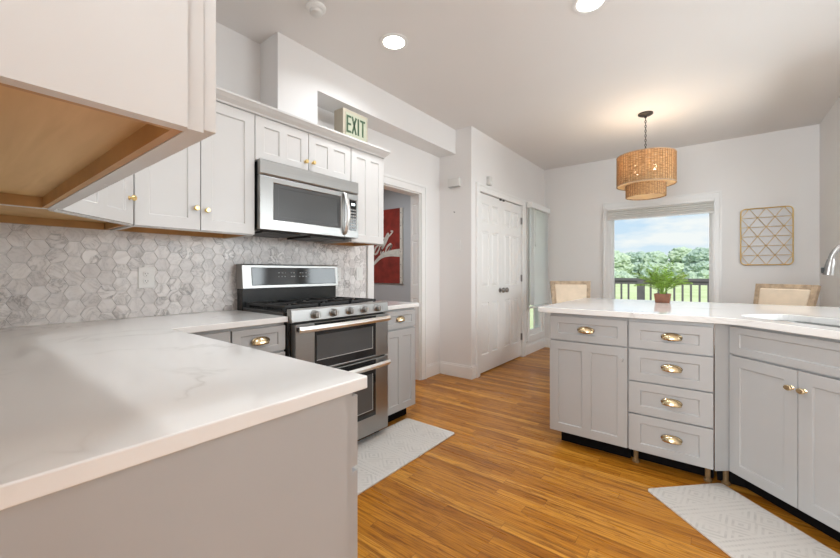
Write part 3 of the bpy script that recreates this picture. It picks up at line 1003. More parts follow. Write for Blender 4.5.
# ------------------------------------------------------------------ range
r = thing('range', 'stainless double oven gas range with black cooktop and five front knobs', 'range', (-1.868, 1.207, 0), R(90))
rw = .783
MB().box(.004, rw - .004,   .012, .600, .06, .905).build('body', 'black_enamel', r, bevel=.002)
MB().box(.02, rw - .02, .06, .60, 0, .06).build('base', 'black_kick', r)
MB().extrude_x([(.012, .876), (-.030, .876), (-.036, .880), (-.030, .944), (-.020, .952), (.012, .952)], 0, rw).build('control_panel', 'stainless', r, bevel=.002)
for x in (.152, .286, .417, .540, .666):
    k = MB().lathe([(0, .036), (.017, .036), (.020, .030), (.021, .006), (.026, .004), (.026, 0)], (x, -.034, .914), 'y', 24).build('knob', 'stainless', r, smooth=True)
    MB().box(x - .004, x + .004, -.078, -.069, .898, .930).build('knob_grip', 'chrome', k, bevel=.002)
MB().box(.002, rw - .002, .05, .51, .905, .938).build('cooktop', 'black_enamel', r, bevel=.006)
for gx0, gx1 in ((.02, .257), (.272, .511), (.526, .763)):
    mb = MB()
    for y in (.075, .285, .495):
        mb.box(gx0, gx1, y - .006, y + .006, .950, .966)
    for x in (gx0 + .006, (gx0 + gx1) / 2, gx1 - .006):
        mb.box(x - .006, x + .006,   .075, .495, .950, .966)
    for cy in (.18, .39):
        for a in range(4):
            M = Matrix.Translation(((gx0 + gx1) / 2, cy, .958)) @ Matrix.Rotation(R(45 + 90 * a), 4, 'Z')
            mb.box(.03, .11, -.005, .005, -.006, .008, M)
    for x in (gx0 + .006, gx1 - .006):
        for y in (.08, .285, .49):
            mb.box(x - .007, x + .007, y - .007, y + .007, .937, .952)
    mb.build('grate', 'cast_iron', r, bevel=.002)
    for cy in (.18, .39):
        MB().lathe([(.045, .937), (.045, .946), (.032, .950), (0, .951)], ((gx0 + gx1) / 2, cy, 0), 'z', 20).build('burner', 'cast_iron', r)
MB().box(.008, rw - .008, .530, .595, .905, 1.055).build('back_riser', 'black_enamel', r, bevel=.003)
bgd = MB().extrude_x([(.505, 1.052), (.520, 1.206), (.530, 1.214), (.595, 1.214), (.595, 1.052)], 0, rw).build('backguard', 'stainless', r, bevel=.003)
M = Matrix.Translation((0, .505, 1.052)) @ Matrix.Rotation(R(-5.6), 4, 'X')
MB().box(.062, rw - .028, -.003, .004, .020, .140, M).build('display_panel', 'glass_black', bgd, bevel=.003)
leg = [MB(), MB(), MB()]
random.seed(4)
for i in range(22):
    x = .255 + (i % 11) * .024 + random.uniform(-.003, .003)
    z = .075 + (i // 11) * .026
    if i % 11 in (3, 6): continue
    leg[(i % 11) // 4].box(x, x + random.uniform(.006, .015), -.0036, -.0028, z, z + .006, M)
for q in leg:
    q.build('display_legend', 'keys_grey', bgd)
# oven doors
def oven_door(z0, z1, gz0, gz1, hz, wz0, wz1):
    d = MB().panelled(.024, rw - .004, z0, z1, -.036, .046, [(.150, .658, gz0, gz1)], depth=.003, ch=.002).build('oven_door', 'stainless', r, bevel=.003)
    gl = MB().box(.153, .655, -.0365, -.031, gz0 + .002, gz1 - .002).build('door_glass', 'glass_black', d)
    MB().box(.165, .622, -.0375, -.036, wz0, wz1).build('oven_window', 'oven_window', gl)
    MB().box(.165, .622, -.0382, -.036, wz0 - .004, wz0).box(.622, .626, -.0382, -.036, wz0 - .004, wz1).build('window_edge', 'ligth_grey_trim', gl)
    pts = []
    for i in range(17):
        a = i / 16
        pts.append((.026 + a * .742, -.068 - .016 * math.sin(PI * a), hz))
    MB().tube(pts, .014, 4, flat=(.75, 1.35)).build('handle', 'chrome', d, bevel=.003)
    for mx_ in (.034, rw - .062):
        MB().box(mx_, mx_ + .028, -.066, -.034, hz - .012, hz + .012).build('handle_mount', 'black_plastic', d)
oven_door(.580, .866, .590, .862, .838, .645, .790)
oven_door(.060, .568, .178, .562, .528, .225, .470)
MB().box(.03, .05, .03, .058, 0, .06).box(rw - .05, rw - .03, .03, .058, 0, .06).build('foot', 'black_plastic', r)

# ------------------------------------------------------------------ wall plates
def plate(name, label, cat, loc, rot, kind):
    p = thing(name, label, cat, loc, rot, 'wall plates')
    MB().box(-.038, .038, -.006, 0, -.058, .058).build('cover_plate', 'plastic_white', p, bevel=.002)
    if kind == 'outlet':
        for z in (.020, -.020):
            s_ = MB().lathe([(.016, .0072), (.0165, .006)], (0, 0, z), 'y', 20).build('receptacle', 'plastic_white', p)
            MB().box(-.007, -.005, -.0080, -.0070, z - .002, z + .006).box(.005, .007, -.0080, -.0070, z - .002, z + .006).box(-.0015, .0015, -.0080, -.0070, z - .010, z - .006).build('slots', 'outlet_slot', s_)
    else:
        MB().box(-.016, .016, -.0085, -.006, -.033, .033).build('rocker', 'plastic_white', p, bevel=.001)
    return p
plate('wall_outlet', 'white double outlet in the tiles above the foreground counter', 'outlet', (WX + .0092, .715, 1.13), R(90), 'outlet')
plate('wall_outlet', 'white outlet in the tiles close beside the range backguard', 'outlet', (WX + .0092, 2.055, 1.14), R(90), 'outlet')
plate('light_switch', 'white switch plate in the tiles beside the hall doorway casing', 'switch', (WX + .0092, 2.305, 1.145), R(90), 'switch')
plate('light_switch', 'white switch plate on the wall between hall doorway and pantry', 'switch', (-2.235, AY, 1.455), 0, 'switch')
p = thing('door_chime', 'white box door chime high on the wall left of the pantry doors', 'door chime', (-2.262, AY, 2.155))
MB().box(-.075, .075, -.05, 0, -.045, .045).build('chime_cover', 'plastic_ivory', p, bevel=.004)
MB().box(-.066, .066, -.047, -.003, -.052, -.045).build('chime_grille', 'ligth_grey_trim', p)
p = thing('wall_hook', 'tiny screw hook on the wall between the chime and switch', 'hook', (-2.275, AY, 1.83))
MB().lathe([(.007, .004), (.007, 0)], (0, 0, 0), 'y', 12).build('hook_base', 'nickel', p)
MB().tube([(0, -.003, 0), (0, -.016, -.002), (0, -.020, .006)], .0025, 8).build('hook_pin', 'nickel', p)
p = thing('motion_sensor', 'small white sensor above the pantry door casing', 'sensor', (PX, 3.935, 2.215), R(90))
MB().box(-.032, .032, -.045, 0, -.05, .05).build('sensor_case', 'plastic_ivory', p, bevel=.006)
MB().lathe([(0, .048), (.014, .046), (.016, .044)], (0, 0, -.02), 'y', 16).build('sensor_lens', 'plastic_white', p)

# ------------------------------------------------------------------ red sign in the hall
sg = thing('metal_wall_sign', 'worn red metal sign with white script lettering on the hall wall', 'sign', (-4.85, HY, 0))
SW0, SW1 = .02, 1.232
MB().box(SW0, SW1, -.02, -.002, .995, 2.105).build('sign_panel', 'sign_red', sg)
mb = MB().box(SW1, SW1 + .05, -.024, -.001, .995, 2.105)
mb.build('sign_edge', 'sign_white', sg, bevel=.002)
mb = MB()
for k in range(6):
    mb.lathe([(0, .028), (.006, .027), (.007, .0245)], (SW1 + .02, 0, 1.08 + k * .19), 'y', 10)
mb.build('sign_nails', 'outlet_slot', sg)
mb = MB()
RB = [0]
def ribbon(pts, wf, y=-.0212, nib=None):
    prev = None
    RB[0] += 1
    y -= .0002 * RB[0]
    for i, (x, z) in enumerate(pts):
        wv = wf(i / (len(pts) - 1)) / 2
        if nib is None:
            a = pts[max(i - 1, 0)]; b = pts[min(i + 1, len(pts) - 1)]
            dx, dz = b[0] - a[0], b[1] - a[1]
            ln = math.hypot(dx, dz) or 1
            nx_, nz2 = -dz / ln, dx / ln
        else:
            nx_, nz2 = nib
        v = [mb.bm.verts.new((x + nx_ * wv, y, z + nz2 * wv)), mb.bm.verts.new((x - nx_ * wv, y, z - nz2 * wv))]
        if prev:
            mb.bm.faces.new((prev[0], prev[1], v[1], v[0]))
        prev = v
def spline(ctrl, n=10):
    out = []
    P = [Vector(p) for p in ctrl]
    P = [P[0] * 2 - P[1]] + P + [P[-1] * 2 - P[-2]]
    for i in range(1, len(P) - 2):
        for k in range(n):
            t = k / n
            a, b, c_, d_ = P[i - 1], P[i], P[i + 1], P[i + 2]
            out.append(.5 * ((2 * b) + (c_ - a) * t + (2 * a - 5 * b + 4 * c_ - d_) * t * t + (3 * b - a - 3 * c_ + d_) * t ** 3))
    out.append(P[-2])
    return [(p.x, p.y) for p in out]
XH = .150
BZ = 1.435
def glyph(ctrl, x, sx_=.9, wf=.026):
    pts = [(x + (px * sx_ + pz * .38) * XH, BZ + pz * XH) for px, pz in ctrl]
    ribbon(spline(pts, 10), lambda t: wf * (.75 + .5 * abs(math.sin(3.0 * PI * t))))
o_ = [(.55, 1.0), (.12, .75), (.0, .35), (.18, .02), (.5, .12), (.68, .55), (.58, .92), (.72, .86), (.95, .95)]
a_ = [(.68, .85), (.42, .98), (.10, .72), (.0, .3), (.15, .02), (.42, .2), (.66, .70), (.70, .9), (.60, .3), (.66, .03), (.85, .12), (1.0, .3)]
l_ = [(.0, .3), (.30, .9), (.52, 1.7), (.42, 2.05), (.24, 1.85), (.10, 1.0), (.05, .3), (.16, .02), (.34, .12), (.45, .3)]
c_ = [(.66, .80), (.48, 1.0), (.14, .75), (.0, .35), (.16, .02), (.45, .08), (.72, .35)]
C_ = [(1.05, 1.55), (1.12, 1.95), (.82, 2.15), (.32, 1.75), (.0, .95), (.02, .25), (.35, -.02), (.75, .15), (1.05, .5)]
h_ = [(.0, .5), (.45, .5)]
for gsh, x in ((C_, .05), (o_, .205), (c_, .305), (a_, .395), (h_, .505), (C_, .520), (o_, .690), (l_, .830), (a_, .930)):
    glyph(gsh, x)
# swash from the l into the tail above the a
ribbon(spline([(.88, 1.68), (.96, 1.675), (1.03, 1.71), (1.09, 1.765), (1.05, 1.775)], 8), lambda t: .024)
# wave ribbon under the lettering
ribbon(spline([(SW0, 1.30), (.25, 1.10), (.45, 1.12), (.66, 1.26), (.85, 1.395), (1.03, 1.44), (SW1, 1.445)], 12), lambda t: .02 + .10 * max(0, (t - .35) / .65) ** 1.2)
for v in mb.bm.verts:
    v.co.x = min(v.co.x, SW1)
mb.build('script_lettering', 'sign_white', sg)

# ------------------------------------------------------------------ island
IZ = .922
IY = 2.58              # carcass face, fronts stand 2 cm proud
ct = IZ - .034
c = thing('island_cabinet', 'grey island cabinet at the left end with one drawer over twin-panel door', 'cabinet', (-.874, IY, 0), 0, 'grey island cabinets')
wA = .473
MB().box(0, wA, 0, .60, .095, ct).build('carcass', 'lower_paint', c, bevel=.001)
MB().box(.05, wA - .002, .075, .55, 0, .095).build('toe_kick', 'black_kick', c)
drawer(c, .002, wA - .004, .710, .868, 'lower_paint', pull=(.232, .785), rail=.055)
dd = door(c, .002, wA - .004, .098, .702, 'lower_paint', 2, rail=.055, mid=.055)
MB().lathe([(0, .027), (.010, .027), (.0125, .023), (.0125, .018), (.006, .012), (.006, 0)], (wA - .034, -.02, .632), 'y', 12).build('knob', 'ligth_grey_trim', dd)
c = thing('island_cabinet', 'grey island cabinet with a stack of four drawers and brass cup pulls', 'cabinet', (-.400, IY, 0), 0, 'grey island cabinets')
wB = .406
MB().box(0, wB, 0, .60, .098, ct).build('carcass', 'lower_paint', c, bevel=.001)
MB().box(.0, wB, .10, .55, .002, .098).build('toe_kick', 'black_kick', c)
dz = [.098, .318, .512, .706, .868]
for i in range(4):
    drawer(c, .003, wB - .002, dz[i] + (.004 if i else 0), dz[i + 1] - .004, 'lower_paint', pull=(.217, (dz[i] + dz[i + 1]) / 2 + .002), rail=.060)
for x in (.03, .38):
    MB().lathe([(.020, 0), (.020, .012), (.013, .018), (.013, .085), (.022, .096)], (x, .055, 0), 'z', 12).build('leveling_leg', 'leg_wood', c)
# corner filler + sink cabinet, turned 45 degrees
K = Vector((.070, 2.604))
c = thing('sink_base_cabinet', 'grey angled corner sink cabinet with false drawer front and two doors', 'cabinet', (K.x, K.y, 0), R(-45), 'grey island cabinets')
wS = .664
mb = MB()
def kloc(x, y): return (K.x + .7071 * (x + y), K.y + .7071 * (-x + y))
p1 = kloc(wS, .02); p0 = kloc(0, .02)
MB().prism([(.010, IY - .018), (p0[0] - .012, p0[1] - .006), p0, p1, (1.2, p1[1]), (1.2, 3.18), (.0105, 3.18)], .095, ct - .21).build('carcass', 'lower_paint', c, world=True)
mb = MB().prism([(.010, IY - .018), (p0[0] - .012, p0[1] - .006), p0, kloc(.02, .04), kloc(.02, .06), (.03, IY + .05), (.010, IY + .05)], ct - .21, ct)
mb.build('corner_filler', 'lower_paint', c, world=True)
MB().box(.0, wS, .02, .04, ct - .21, ct).build('face_rail', 'lower_paint', c)
tag(MB().box(p1[0] + .004, 1.2, p1[1] - .040, p1[1] - .021, 0, ct - .001).build('cabinet_end_panel', 'lower_paint'), 'grey panel closing the right end of the angled sink cabinet', 'panel')
q0, q1 = kloc(.0, .10), kloc(wS, .10)
MB().prism([(.02, IY + .10), (q0[0] - .02, q0[1] + .0), q0, q1, (1.15, q1[1]), (1.15, 3.1), (.02, 3.1)], 0, .095).build('toe_kick', 'black_kick', c, world=True)
o = MB().panelled(.002, wS - .002, .728, .872, 0, .0195, [(.055, wS - .055, .765, .838)], depth=.007, ch=.003).build('drawer_front', 'lower_paint', c, bevel=.0015)
door(c, .002, .326, .098, .718, 'lower_paint', 1, yf=0, rail=.055, kn=(.302, .635), kmat='brass', kflat=1.35)
door(c, .330, wS - .002, .098, .718, 'lower_paint', 1, yf=0, rail=.055, kn=(.354, .635), kmat='brass', kflat=1.35)
MB().lathe([(.020, 0), (.020, .012), (.013, .018), (.013, .085), (.022, .096)], (K.x - .012, K.y + .05, 0), 'z', 12).build('leveling_leg', 'leg_wood', c, world=True)
# island back panel under the overhang
o = MB().box(-.86, .0, 3.182, 3.20, .0, ct).build('island_back_panel', 'lower_paint')
tag(o, 'grey panel closing the dining side of the island', 'panel')
# island top with sink cut-out
def k2(a, b_):  # a = (x-y)/sqrt2 , b = (x+y)/sqrt2
    return ((a + b_) / math.sqrt(2), (b_ - a) / math.sqrt(2))
sa0, sa1, sb0, sb1 = -1.86, -1.06, 1.985, 2.335
mb = MB()
out = [(-.945, 2.53), (.03, 2.53)]
for t in range(1, 6):                                   # eased inside corner
    a = t / 6
    P0, P1, P2 = Vector((.03, 2.53)), Vector((.10, 2.53)), Vector((.155, 2.475))
    q = P0 * (1 - a) ** 2 + P1 * 2 * a * (1 - a) + P2 * a * a
    out.append((q.x, q.y))
out += [(.155, 2.475), (.56, 2.07), (1.3, 2.07), (1.3, 3.80), (-.945, 3.72)]
rc = .09
hole = []
for (ca, cb, s0) in ((sa0 + rc, sb0 + rc, 180), (sa1 - rc, sb0 + rc, 270), (sa1 - rc, sb1 - rc, 0), (sa0 + rc, sb1 - rc, 90)):
    for t in range(7):
        an = R(s0 + t * 15)
        hole.append(k2(ca + rc * math.cos(an), cb + rc * math.sin(an)))
bm = mb.bm
def loop(pts, z):
    vs = [bm.verts.new((x, y, z)) for x, y in pts]
    return vs, [bm.edges.new((vs[i], vs[(i + 1) % len(vs)])) for i in range(len(vs))]
rings = {}
for z in (IZ - .034, IZ):
    vo, eo = loop(out, z); vh, eh = loop(hole, z)
    bmesh.ops.triangle_fill(bm, use_beauty=True, use_dissolve=False, edges=eo + eh)
    rings[z] = (vo, vh)
for w_ in (0, 1):
    a, b = rings[IZ - .034][w_], rings[IZ][w_]
    for i in range(len(a)):
        j = (i + 1) % len(a)
        bm.faces.new((a[i], a[j], b[j], b[i]))
o = mb.build('countertop', 'quartz_white', None, bevel=.003, seg=3)
tag(o, 'white island countertop with sink cut-out, potted palm standing on it', 'countertop', 'white quartz countertops')
# sink bowl
s_ = thing('kitchen_sink', 'stainless undermount sink set into the angled end of the island', 'sink', (*k2((sa0 + sa1) / 2, (sb0 + sb1) / 2), IZ - .0345), R(45))
bm = bmesh.new(); mb = MB(); bm = mb.bm
hw, hd = (sa1 - sa0) / 2, (sb1 - sb0) / 2
def rr(hw, hd, rc, z):
    o = []
    for cx, cy, s0 in ((-hw + rc, -hd + rc, 180), (hw - rc, -hd + rc, 270), (hw - rc, hd - rc, 0), (-hw + rc, hd - rc, 90)):
        for t in range(6):
            an = R(s0 + t * 18)
            # local x runs along (1,-1): use rotated frame below
            o.append(bm.verts.new((cx + rc * math.cos(an), cy + rc * math.sin(an), z)))
    return o
L0 = [rr(hw + .02, hd + .02, .10, 0), rr(hw - .001, hd - .001, .09, 0), rr(hw - .008, hd - .008, .085, -.16), rr(hw - .05, hd - .05, .06, -.195)]
for a, b in zip(L0, L0[1:]):
    for i in range(len(a)):
        j = (i + 1) % len(a)
        bm.faces.new((a[i], a[j], b[j], b[i]))
bm.faces.new(L0[-1])
s_.rotation_euler = (0, 0, R(-45))
mb.build('sink_bowl', 'stainless', s_, smooth=True)
MB().lathe([(.045, -.1945), (.045, -.192), (.03, -.193), (0, -.193)], (0, .03, 0), 'z', 20).build('drain', 'chrome', s_)

# faucet: base behind the bowl, spout turned to the left
fx, fy = .70, 2.76
fc = thing('kitchen_faucet', 'brushed nickel gooseneck faucet with pull-down head over the island sink', 'faucet', (fx, fy, IZ))
MB().lathe([(.028, 0), (.028, .006), (.022, .012), (.020, .06), (.016, .065)], (0, 0, 0), 'z', 24).build('faucet_base', 'nickel', fc, smooth=True)
ra = .115
pts = [(0, 0, .05), (0, 0, .20), (0, 0, .29)]
for i in range(1, 19):
    a = R(i * 10)
    pts.append((-ra + ra * math.cos(a), 0, .29 + ra * .95 * math.sin(a)))
MB().tube(pts, .0125, 14).build('gooseneck', 'nickel', fc, smooth=True)
hp = Vector((-2 * ra, 0, .29))
MB().tube([hp + Vector((0, 0, .012)), hp + Vector((-.001, 0, 0)), hp + Vector((-.006, 0, -.03)), hp + Vector((-.010, 0, -.066))], [.014, .0165, .0185, .020], 16).build('spray_head', 'nickel', fc, smooth=True)
MB().box(-2 * ra - .034, -2 * ra - .022, -.008, .008, .232, .262).build('spray_button', 'black_plastic', fc, bevel=.002)
MB().tube([(.018, 0, .04), (.04, 0, .045), (.085, 0, .075)], [.010, .009, .006], 10).build('lever', 'nickel', fc, smooth=True)

# ------------------------------------------------------------------ rugs
def mat_rug(name, label, loc, rot, wd, ln):
    t = .012
    pts = []
    for cx, cy, s0 in ((.02, .02, 180), (wd - .02, .02, 270), (wd - .02, ln - .02, 0), (.02, ln - .02, 90)):
        for k in range(5):
            a = R(s0 + k * 22.5)
            pts.append((cx + .02 * math.cos(a), cy + .02 * math.sin(a)))
    o = MB().prism(pts, .001, t).build(name, 'rug_weave', None, bevel=.003)
    o.location = loc; o.rotation_euler = (0, 0, rot)
    tag(o, label, 'floor mat', 'grey patterned kitchen mats')
mat_rug('floor_mat', 'pale grey patterned mat on the floor in front of the range', (-1.903, 1.13, 0), 0, .450, 1.155)
mat_rug('floor_mat', 'pale grey patterned mat on the floor in front of the angled sink cabinet', (.037, 2.632, 0), R(-135), .445, 1.2)

# ------------------------------------------------------------------ chairs
def chair(label, loc, rot):
    c = thing('dining_chair', label, 'chair', loc, rot, 'upholstered dining chairs')
    w_, bt = .46, .055
    # legs
    for sx_ in (-1, 1):
        MB().tube([(sx_ * .20, -.20, 0), (sx_ * .205, -.205, .22), (sx_ * .21, -.205, .44)], [.018, .022, .026], 8).build('leg', 'chair_wood', c, smooth=True)
        MB().tube([(sx_ * .185, .27, 0), (sx_ * .19, .225, .22), (sx_ * .195, .205, .46)], [.018, .023, .026], 8).build('leg', 'chair_wood', c, smooth=True)
    MB().box(-.225, .225, -.225, .225, .40, .45).build('seat_rail', 'chair_wood', c, bevel=.004)
    MB().box(-.235, .235, -.24, .215, .45, .52).build('seat_cushion', 'chair_linen', c, bevel=.025, seg=4)
    # back: trapezoid frame, wider at the top, leaning back
    M = Matrix.Translation((0, .215, .50)) @ Matrix.Rotation(R(-16), 4, 'X')
    H = .575; a, b = .185, .225; fr = .042
    mb = MB(); bm = mb.bm
    def quad(pts):
        f0 = [bm.verts.new(M @ Vector((x, -.018, z))) for x, z in pts]
        f1 = [bm.verts.new(M @ Vector((x, .018, z))) for x, z in pts]
        n = len(pts)
        bm.faces.new(f0); bm.faces.new(f1[::-1])
        for i in range(n):
            bm.faces.new((f0[i], f0[(i + 1) % n], f1[(i + 1) % n], f1[i]))
    hw = lambda z: a + (b - a) * z / H
    for s2 in (-1, 1):
        quad([(s2 * hw(-.08), -.08), (s2 * hw(H), H), (s2 * (hw(H) - fr), H), (s2 * (hw(-.08) - fr), -.08)])
    quad([(-hw(H) + fr, H), (hw(H) - fr, H), (hw(H - fr) - fr, H - fr), (-hw(H - fr) + fr, H - fr)])
    quad([(-hw(.10) + fr, .10), (hw(.10) - fr, .10), (hw(.10 - fr) - fr, .10 - fr), (-hw(.10 - fr) + fr, .10 - fr)])
    mb.build('back_frame', 'chair_wood', c, bevel=.004)
    mb = MB(); bm = mb.bm
    z0, z1 = .10, H - fr
    v = []
    for y in (-.030, .026):
        for x, z in ((-hw(z0) + fr, z0), (hw(z0) - fr, z0), (hw(z1) - fr, z1), (-hw(z1) + fr, z1)):
            v.append(bm.verts.new(M @ Vector((x, y, z))))
    for f in ((0, 1, 2, 3), (7, 6, 5, 4), (0, 4, 5, 1), (1, 5, 6, 2), (2, 6, 7, 3), (3, 7, 4, 0)):
        bm.faces.new([v[i] for i in f])
    mb.build('back_cushion', 'chair_linen', c, bevel=.014, seg=4)
    return c
chair('upholstered wooden dining chair by the side window left of the island', (-1.170, 4.255, 0), R(25))
chair('upholstered wooden dining chair below the gold wall grid right of the window', (.285, 4.20, 0), R(-36))

# ------------------------------------------------------------------ wall grid
ga = thing('wall_art_grid', 'gold wire wall grid with rounded corners and triangle lattice', 'wall decoration', (.262, FY, 1.245))
gw, gh, gy = .438, .645, -.025
pts = []
rc = .045
for cx, cz, s0 in ((rc, rc, 180), (gw - rc, rc, 270), (gw - rc, gh - rc, 0), (rc, gh - rc, 90)):
    for k in range(6):
        a = R(s0 + 18 * k)
        pts.append((cx + rc * math.cos(a), gy, cz + rc * math.sin(a)))
pts.append(pts[0])
MB().tube(pts, .0065, 8, cap=False).build('frame_ring', 'gold', ga, smooth=True)
rows = 6
rh = gh / rows
for k in range(1, rows):
    MB().tube([(0, gy, k * rh), (gw, gy, k * rh)], .0032, 6).build('wire', 'gold', ga)
px = gw / 3
sl = rh / (px / 2)
mb = MB()
def clip(x0, z0, s):
    # line z = z0 + s*(x-x0) clipped to the rectangle
    xs = sorted([0, gw, x0 + (0 - z0) / s, x0 + (gh - z0) / s])
    a, b = xs[1], xs[2]
    p, q = (a, z0 + s * (a - x0)), (b, z0 + s * (b - x0))
    ok = all(-1e-6 <= v[0] <= gw + 1e-6 and -1e-6 <= v[1] <= gh + 1e-6 for v in (p, q))
    return (p, q) if ok and b - a > .02 else None
for j in range(-3, 6):
    for s in (sl, -sl):
        cseg = clip(px * (j + .5), 0, s)
        if cseg:
            (a, za), (b, zb_) = cseg
            MB().tube([(a, gy, za), (b, gy, zb_)], .0032, 6).build('wire', 'gold', ga)
mb = MB()
for x, z in ((.06, .006), (gw - .06, .006), (.06, gh - .006), (gw - .06, gh - .006)):
    mb.tube([(x, gy, z), (x, 0, z)], .005, 8)
mb.build('wall_standoff', 'gold', ga)

# ------------------------------------------------------------------ pendant
pc = (-.527, 4.351)
ch = thing('drum_pendant_light', 'two-tier round woven rattan pendant light hanging on a chain', 'pendant light', (pc[0], pc[1], CE))
MB().lathe([(.066, 0), (.066, -.012), (.050, -.022), (.012, -.028), (.010, -.045), (0, -.045)], (0, 0, 0), 'z', 32).build('canopy', 'dark_bronze', ch, smooth=True)
mb = MB()
zc = -.045
for k in range(13):
    cz = zc - .0135 - k * .0235
    pts = []
    for i in range(13):
        a = 2 * PI * i / 12
        u, v = .007 * math.cos(a), .0145 * math.sin(a)
        pts.append((u, 0, cz + v) if k % 2 else (0, u, cz + v))
    mb.tube(pts, .003, 6, cap=False)
mb.build('chain', 'dark_bronze', ch)
T0, T1 = -.715, -.425          # upper drum bottom/top
mb = MB().shell(.254, T0, T1, .004, 64)
us = mb.build('upper_shade', 'rattan', ch, smooth=True)
mb = MB()
for k in range(64):
    a = 2 * PI * k / 64
    mb.tube([(.256 * math.cos(a), .256 * math.sin(a), T0), (.256 * math.cos(a), .256 * math.sin(a), T1 + .004)], .0028, 5)
mb.build('shade_rods', 'rod_cane', us)
for z in (T0, T1):
    MB().tube([(.256 * math.cos(2 * PI * k / 48), .256 * math.sin(2 * PI * k / 48), z) for k in range(49)], .005, 6, cap=False).build('shade_hoop', 'chair_wood', us)
MB().shell(.249, T0 + .004, T0 + .05, .002, 48).build('shade_liner', 'liner', us)
mb = MB().shell(.172, -.835, -.66, .004, 48)
ls = mb.build('lower_shade', 'rattan', ch, smooth=True)
mb = MB()
for k in range(44):
    a = 2 * PI * k / 44
    mb.tube([(.174 * math.cos(a), .174 * math.sin(a), -.835), (.174 * math.cos(a), .174 * math.sin(a), -.66)], .0026, 5)
mb.build('shade_rods', 'rod_cane', ls)
MB().lathe([(.168, -.828), (.168, -.826), (0, -.826)], (0, 0, 0), 'z', 40).build('diffuser', 'liner', ls)
MB().shell(.248, T0 + .001, T0 + .004, .074, 48).build('shade_diffuser_ring', 'liner', us)
mb = MB().tube([(0, 0, -.34), (0, 0, -.62)], .008, 10)
for k in range(4):
    a = R(45 + 90 * k)
    mb.tube([(0, 0, -.60), (.12 * math.cos(a), .12 * math.sin(a), -.60)], .006, 8)
for k in range(3):
    a = R(30 + 120 * k)
    mb.tube([(0, 0, -.43), (.252 * math.cos(a), .252 * math.sin(a), -.43)], .004, 6)
mb.build('lamp_frame', 'dark_bronze', ch)
for k in range(4):
    a = R(45 + 90 * k)
    x, y = .12 * math.cos(a), .12 * math.sin(a)
    MB().lathe([(0, -.592), (.010, -.590), (.012, -.575), (.020, -.555), (.022, -.540), (.016, -.522), (0, -.514)], (x, y, 0), 'z', 14).build('bulb', 'bulb_glow', ch, smooth='all')
    lamp('pendant_bulb_light', 'POINT', (pc[0] + x, pc[1] + y, CE - .50), (0, 0, 0), PENDANT, (1, .85, .66), shadow_soft_size=.02)

# ------------------------------------------------------------------ ceiling fixtures
def can(x, y, label, energy=None):
    c = thing('recessed_ceiling_light', label, 'ceiling light', (x, y, CE), 0, 'round recessed ceiling lights')
    MB().lathe([(.098, 0), (.098, -.006), (.088, -.010), (.074, -.006), (.072, 0)], (0, 0, 0), 'z', 40).build('trim_ring', 'plastic_white', c, smooth=True)
    MB().lathe([(.073, -.003), (.073, -.005), (0, -.006)], (0, 0, 0), 'z', 32).build('lens', 'lens_glow', c, smooth=True)
    lamp('recessed_lamp', 'AREA', (x, y, CE - .014), (0, 0, 0), energy or CAN, (.92, .965, 1), shape='DISK', size=.13, spread=R(150))
can(-1.73, 1.936, 'round recessed ceiling light above the floor between range and smoke detector')
can(-.567, 2.357, 'round recessed ceiling light at the top edge of the view, nearer the island')
can(-1.25, .43, 'round recessed ceiling light above the foreground counter')
can(-.42, -1.7, 'unseen recessed ceiling light added behind the kitchen as fill')  # out-of-view fixture added for extra light
can(-3.5, 3.0, energy=9.0, label='unseen recessed ceiling light added to brighten the hall with the red sign')  # added out of view so the hall is not dark
sd = thing('smoke_detector', 'round white smoke detector on the ceiling above the upper cabinets', 'smoke detector', (-1.872, 1.397, CE))
MB().lathe([(.058, 0), (.058, -.012), (.050, -.020), (.040, -.022)], (0, 0, 0), 'z', 32).build('detector_base', 'plastic_white', sd, smooth=True)
MB().lathe([(.037, -.022), (.035, -.040), (.028, -.046), (0, -.047)], (0, 0, 0), 'z', 32).build('detector_cap', 'plastic_ivory', sd, smooth=True)

# ------------------------------------------------------------------ potted palm on the island
pt = thing('potted_palm', 'small green potted palm in a square copper brown pot on the island', 'potted plant', (-.308, 3.50, IZ + .0005))
mb = MB(); bm = mb.bm
a, b, hp_ = .046, .054, .070
v0 = [bm.verts.new((x * a, y * a, 0)) for x, y in ((-1, -1), (1, -1), (1, 1), (-1, 1))]
v1 = [bm.verts.new((x * b, y * b, hp_)) for x, y in ((-1, -1), (1, -1), (1, 1), (-1, 1))]
v2 = [bm.verts.new((x * (b - .006), y * (b - .006), hp_)) for x, y in ((-1, -1), (1, -1), (1, 1), (-1, 1))]
v3 = [bm.verts.new((x * (b - .008), y * (b - .008), hp_ - .012)) for x, y in ((-1, -1), (1, -1), (1, 1), (-1, 1))]
bm.faces.new(v0[::-1]); bm.faces.new(v3)
for p_, q_ in ((v0, v1), (v1, v2), (v2, v3)):
    for i in range(4):
        bm.faces.new((p_[i], p_[(i + 1) % 4], q_[(i + 1) % 4], q_[i]))
mb.build('pot', 'copper_pot', pt, bevel=.002)
MB().box(-.045, .045, -.045, .045, hp_ - .0118, hp_ - .006).build('soil', 'soil', pt)
random.seed(11)
nf = 26
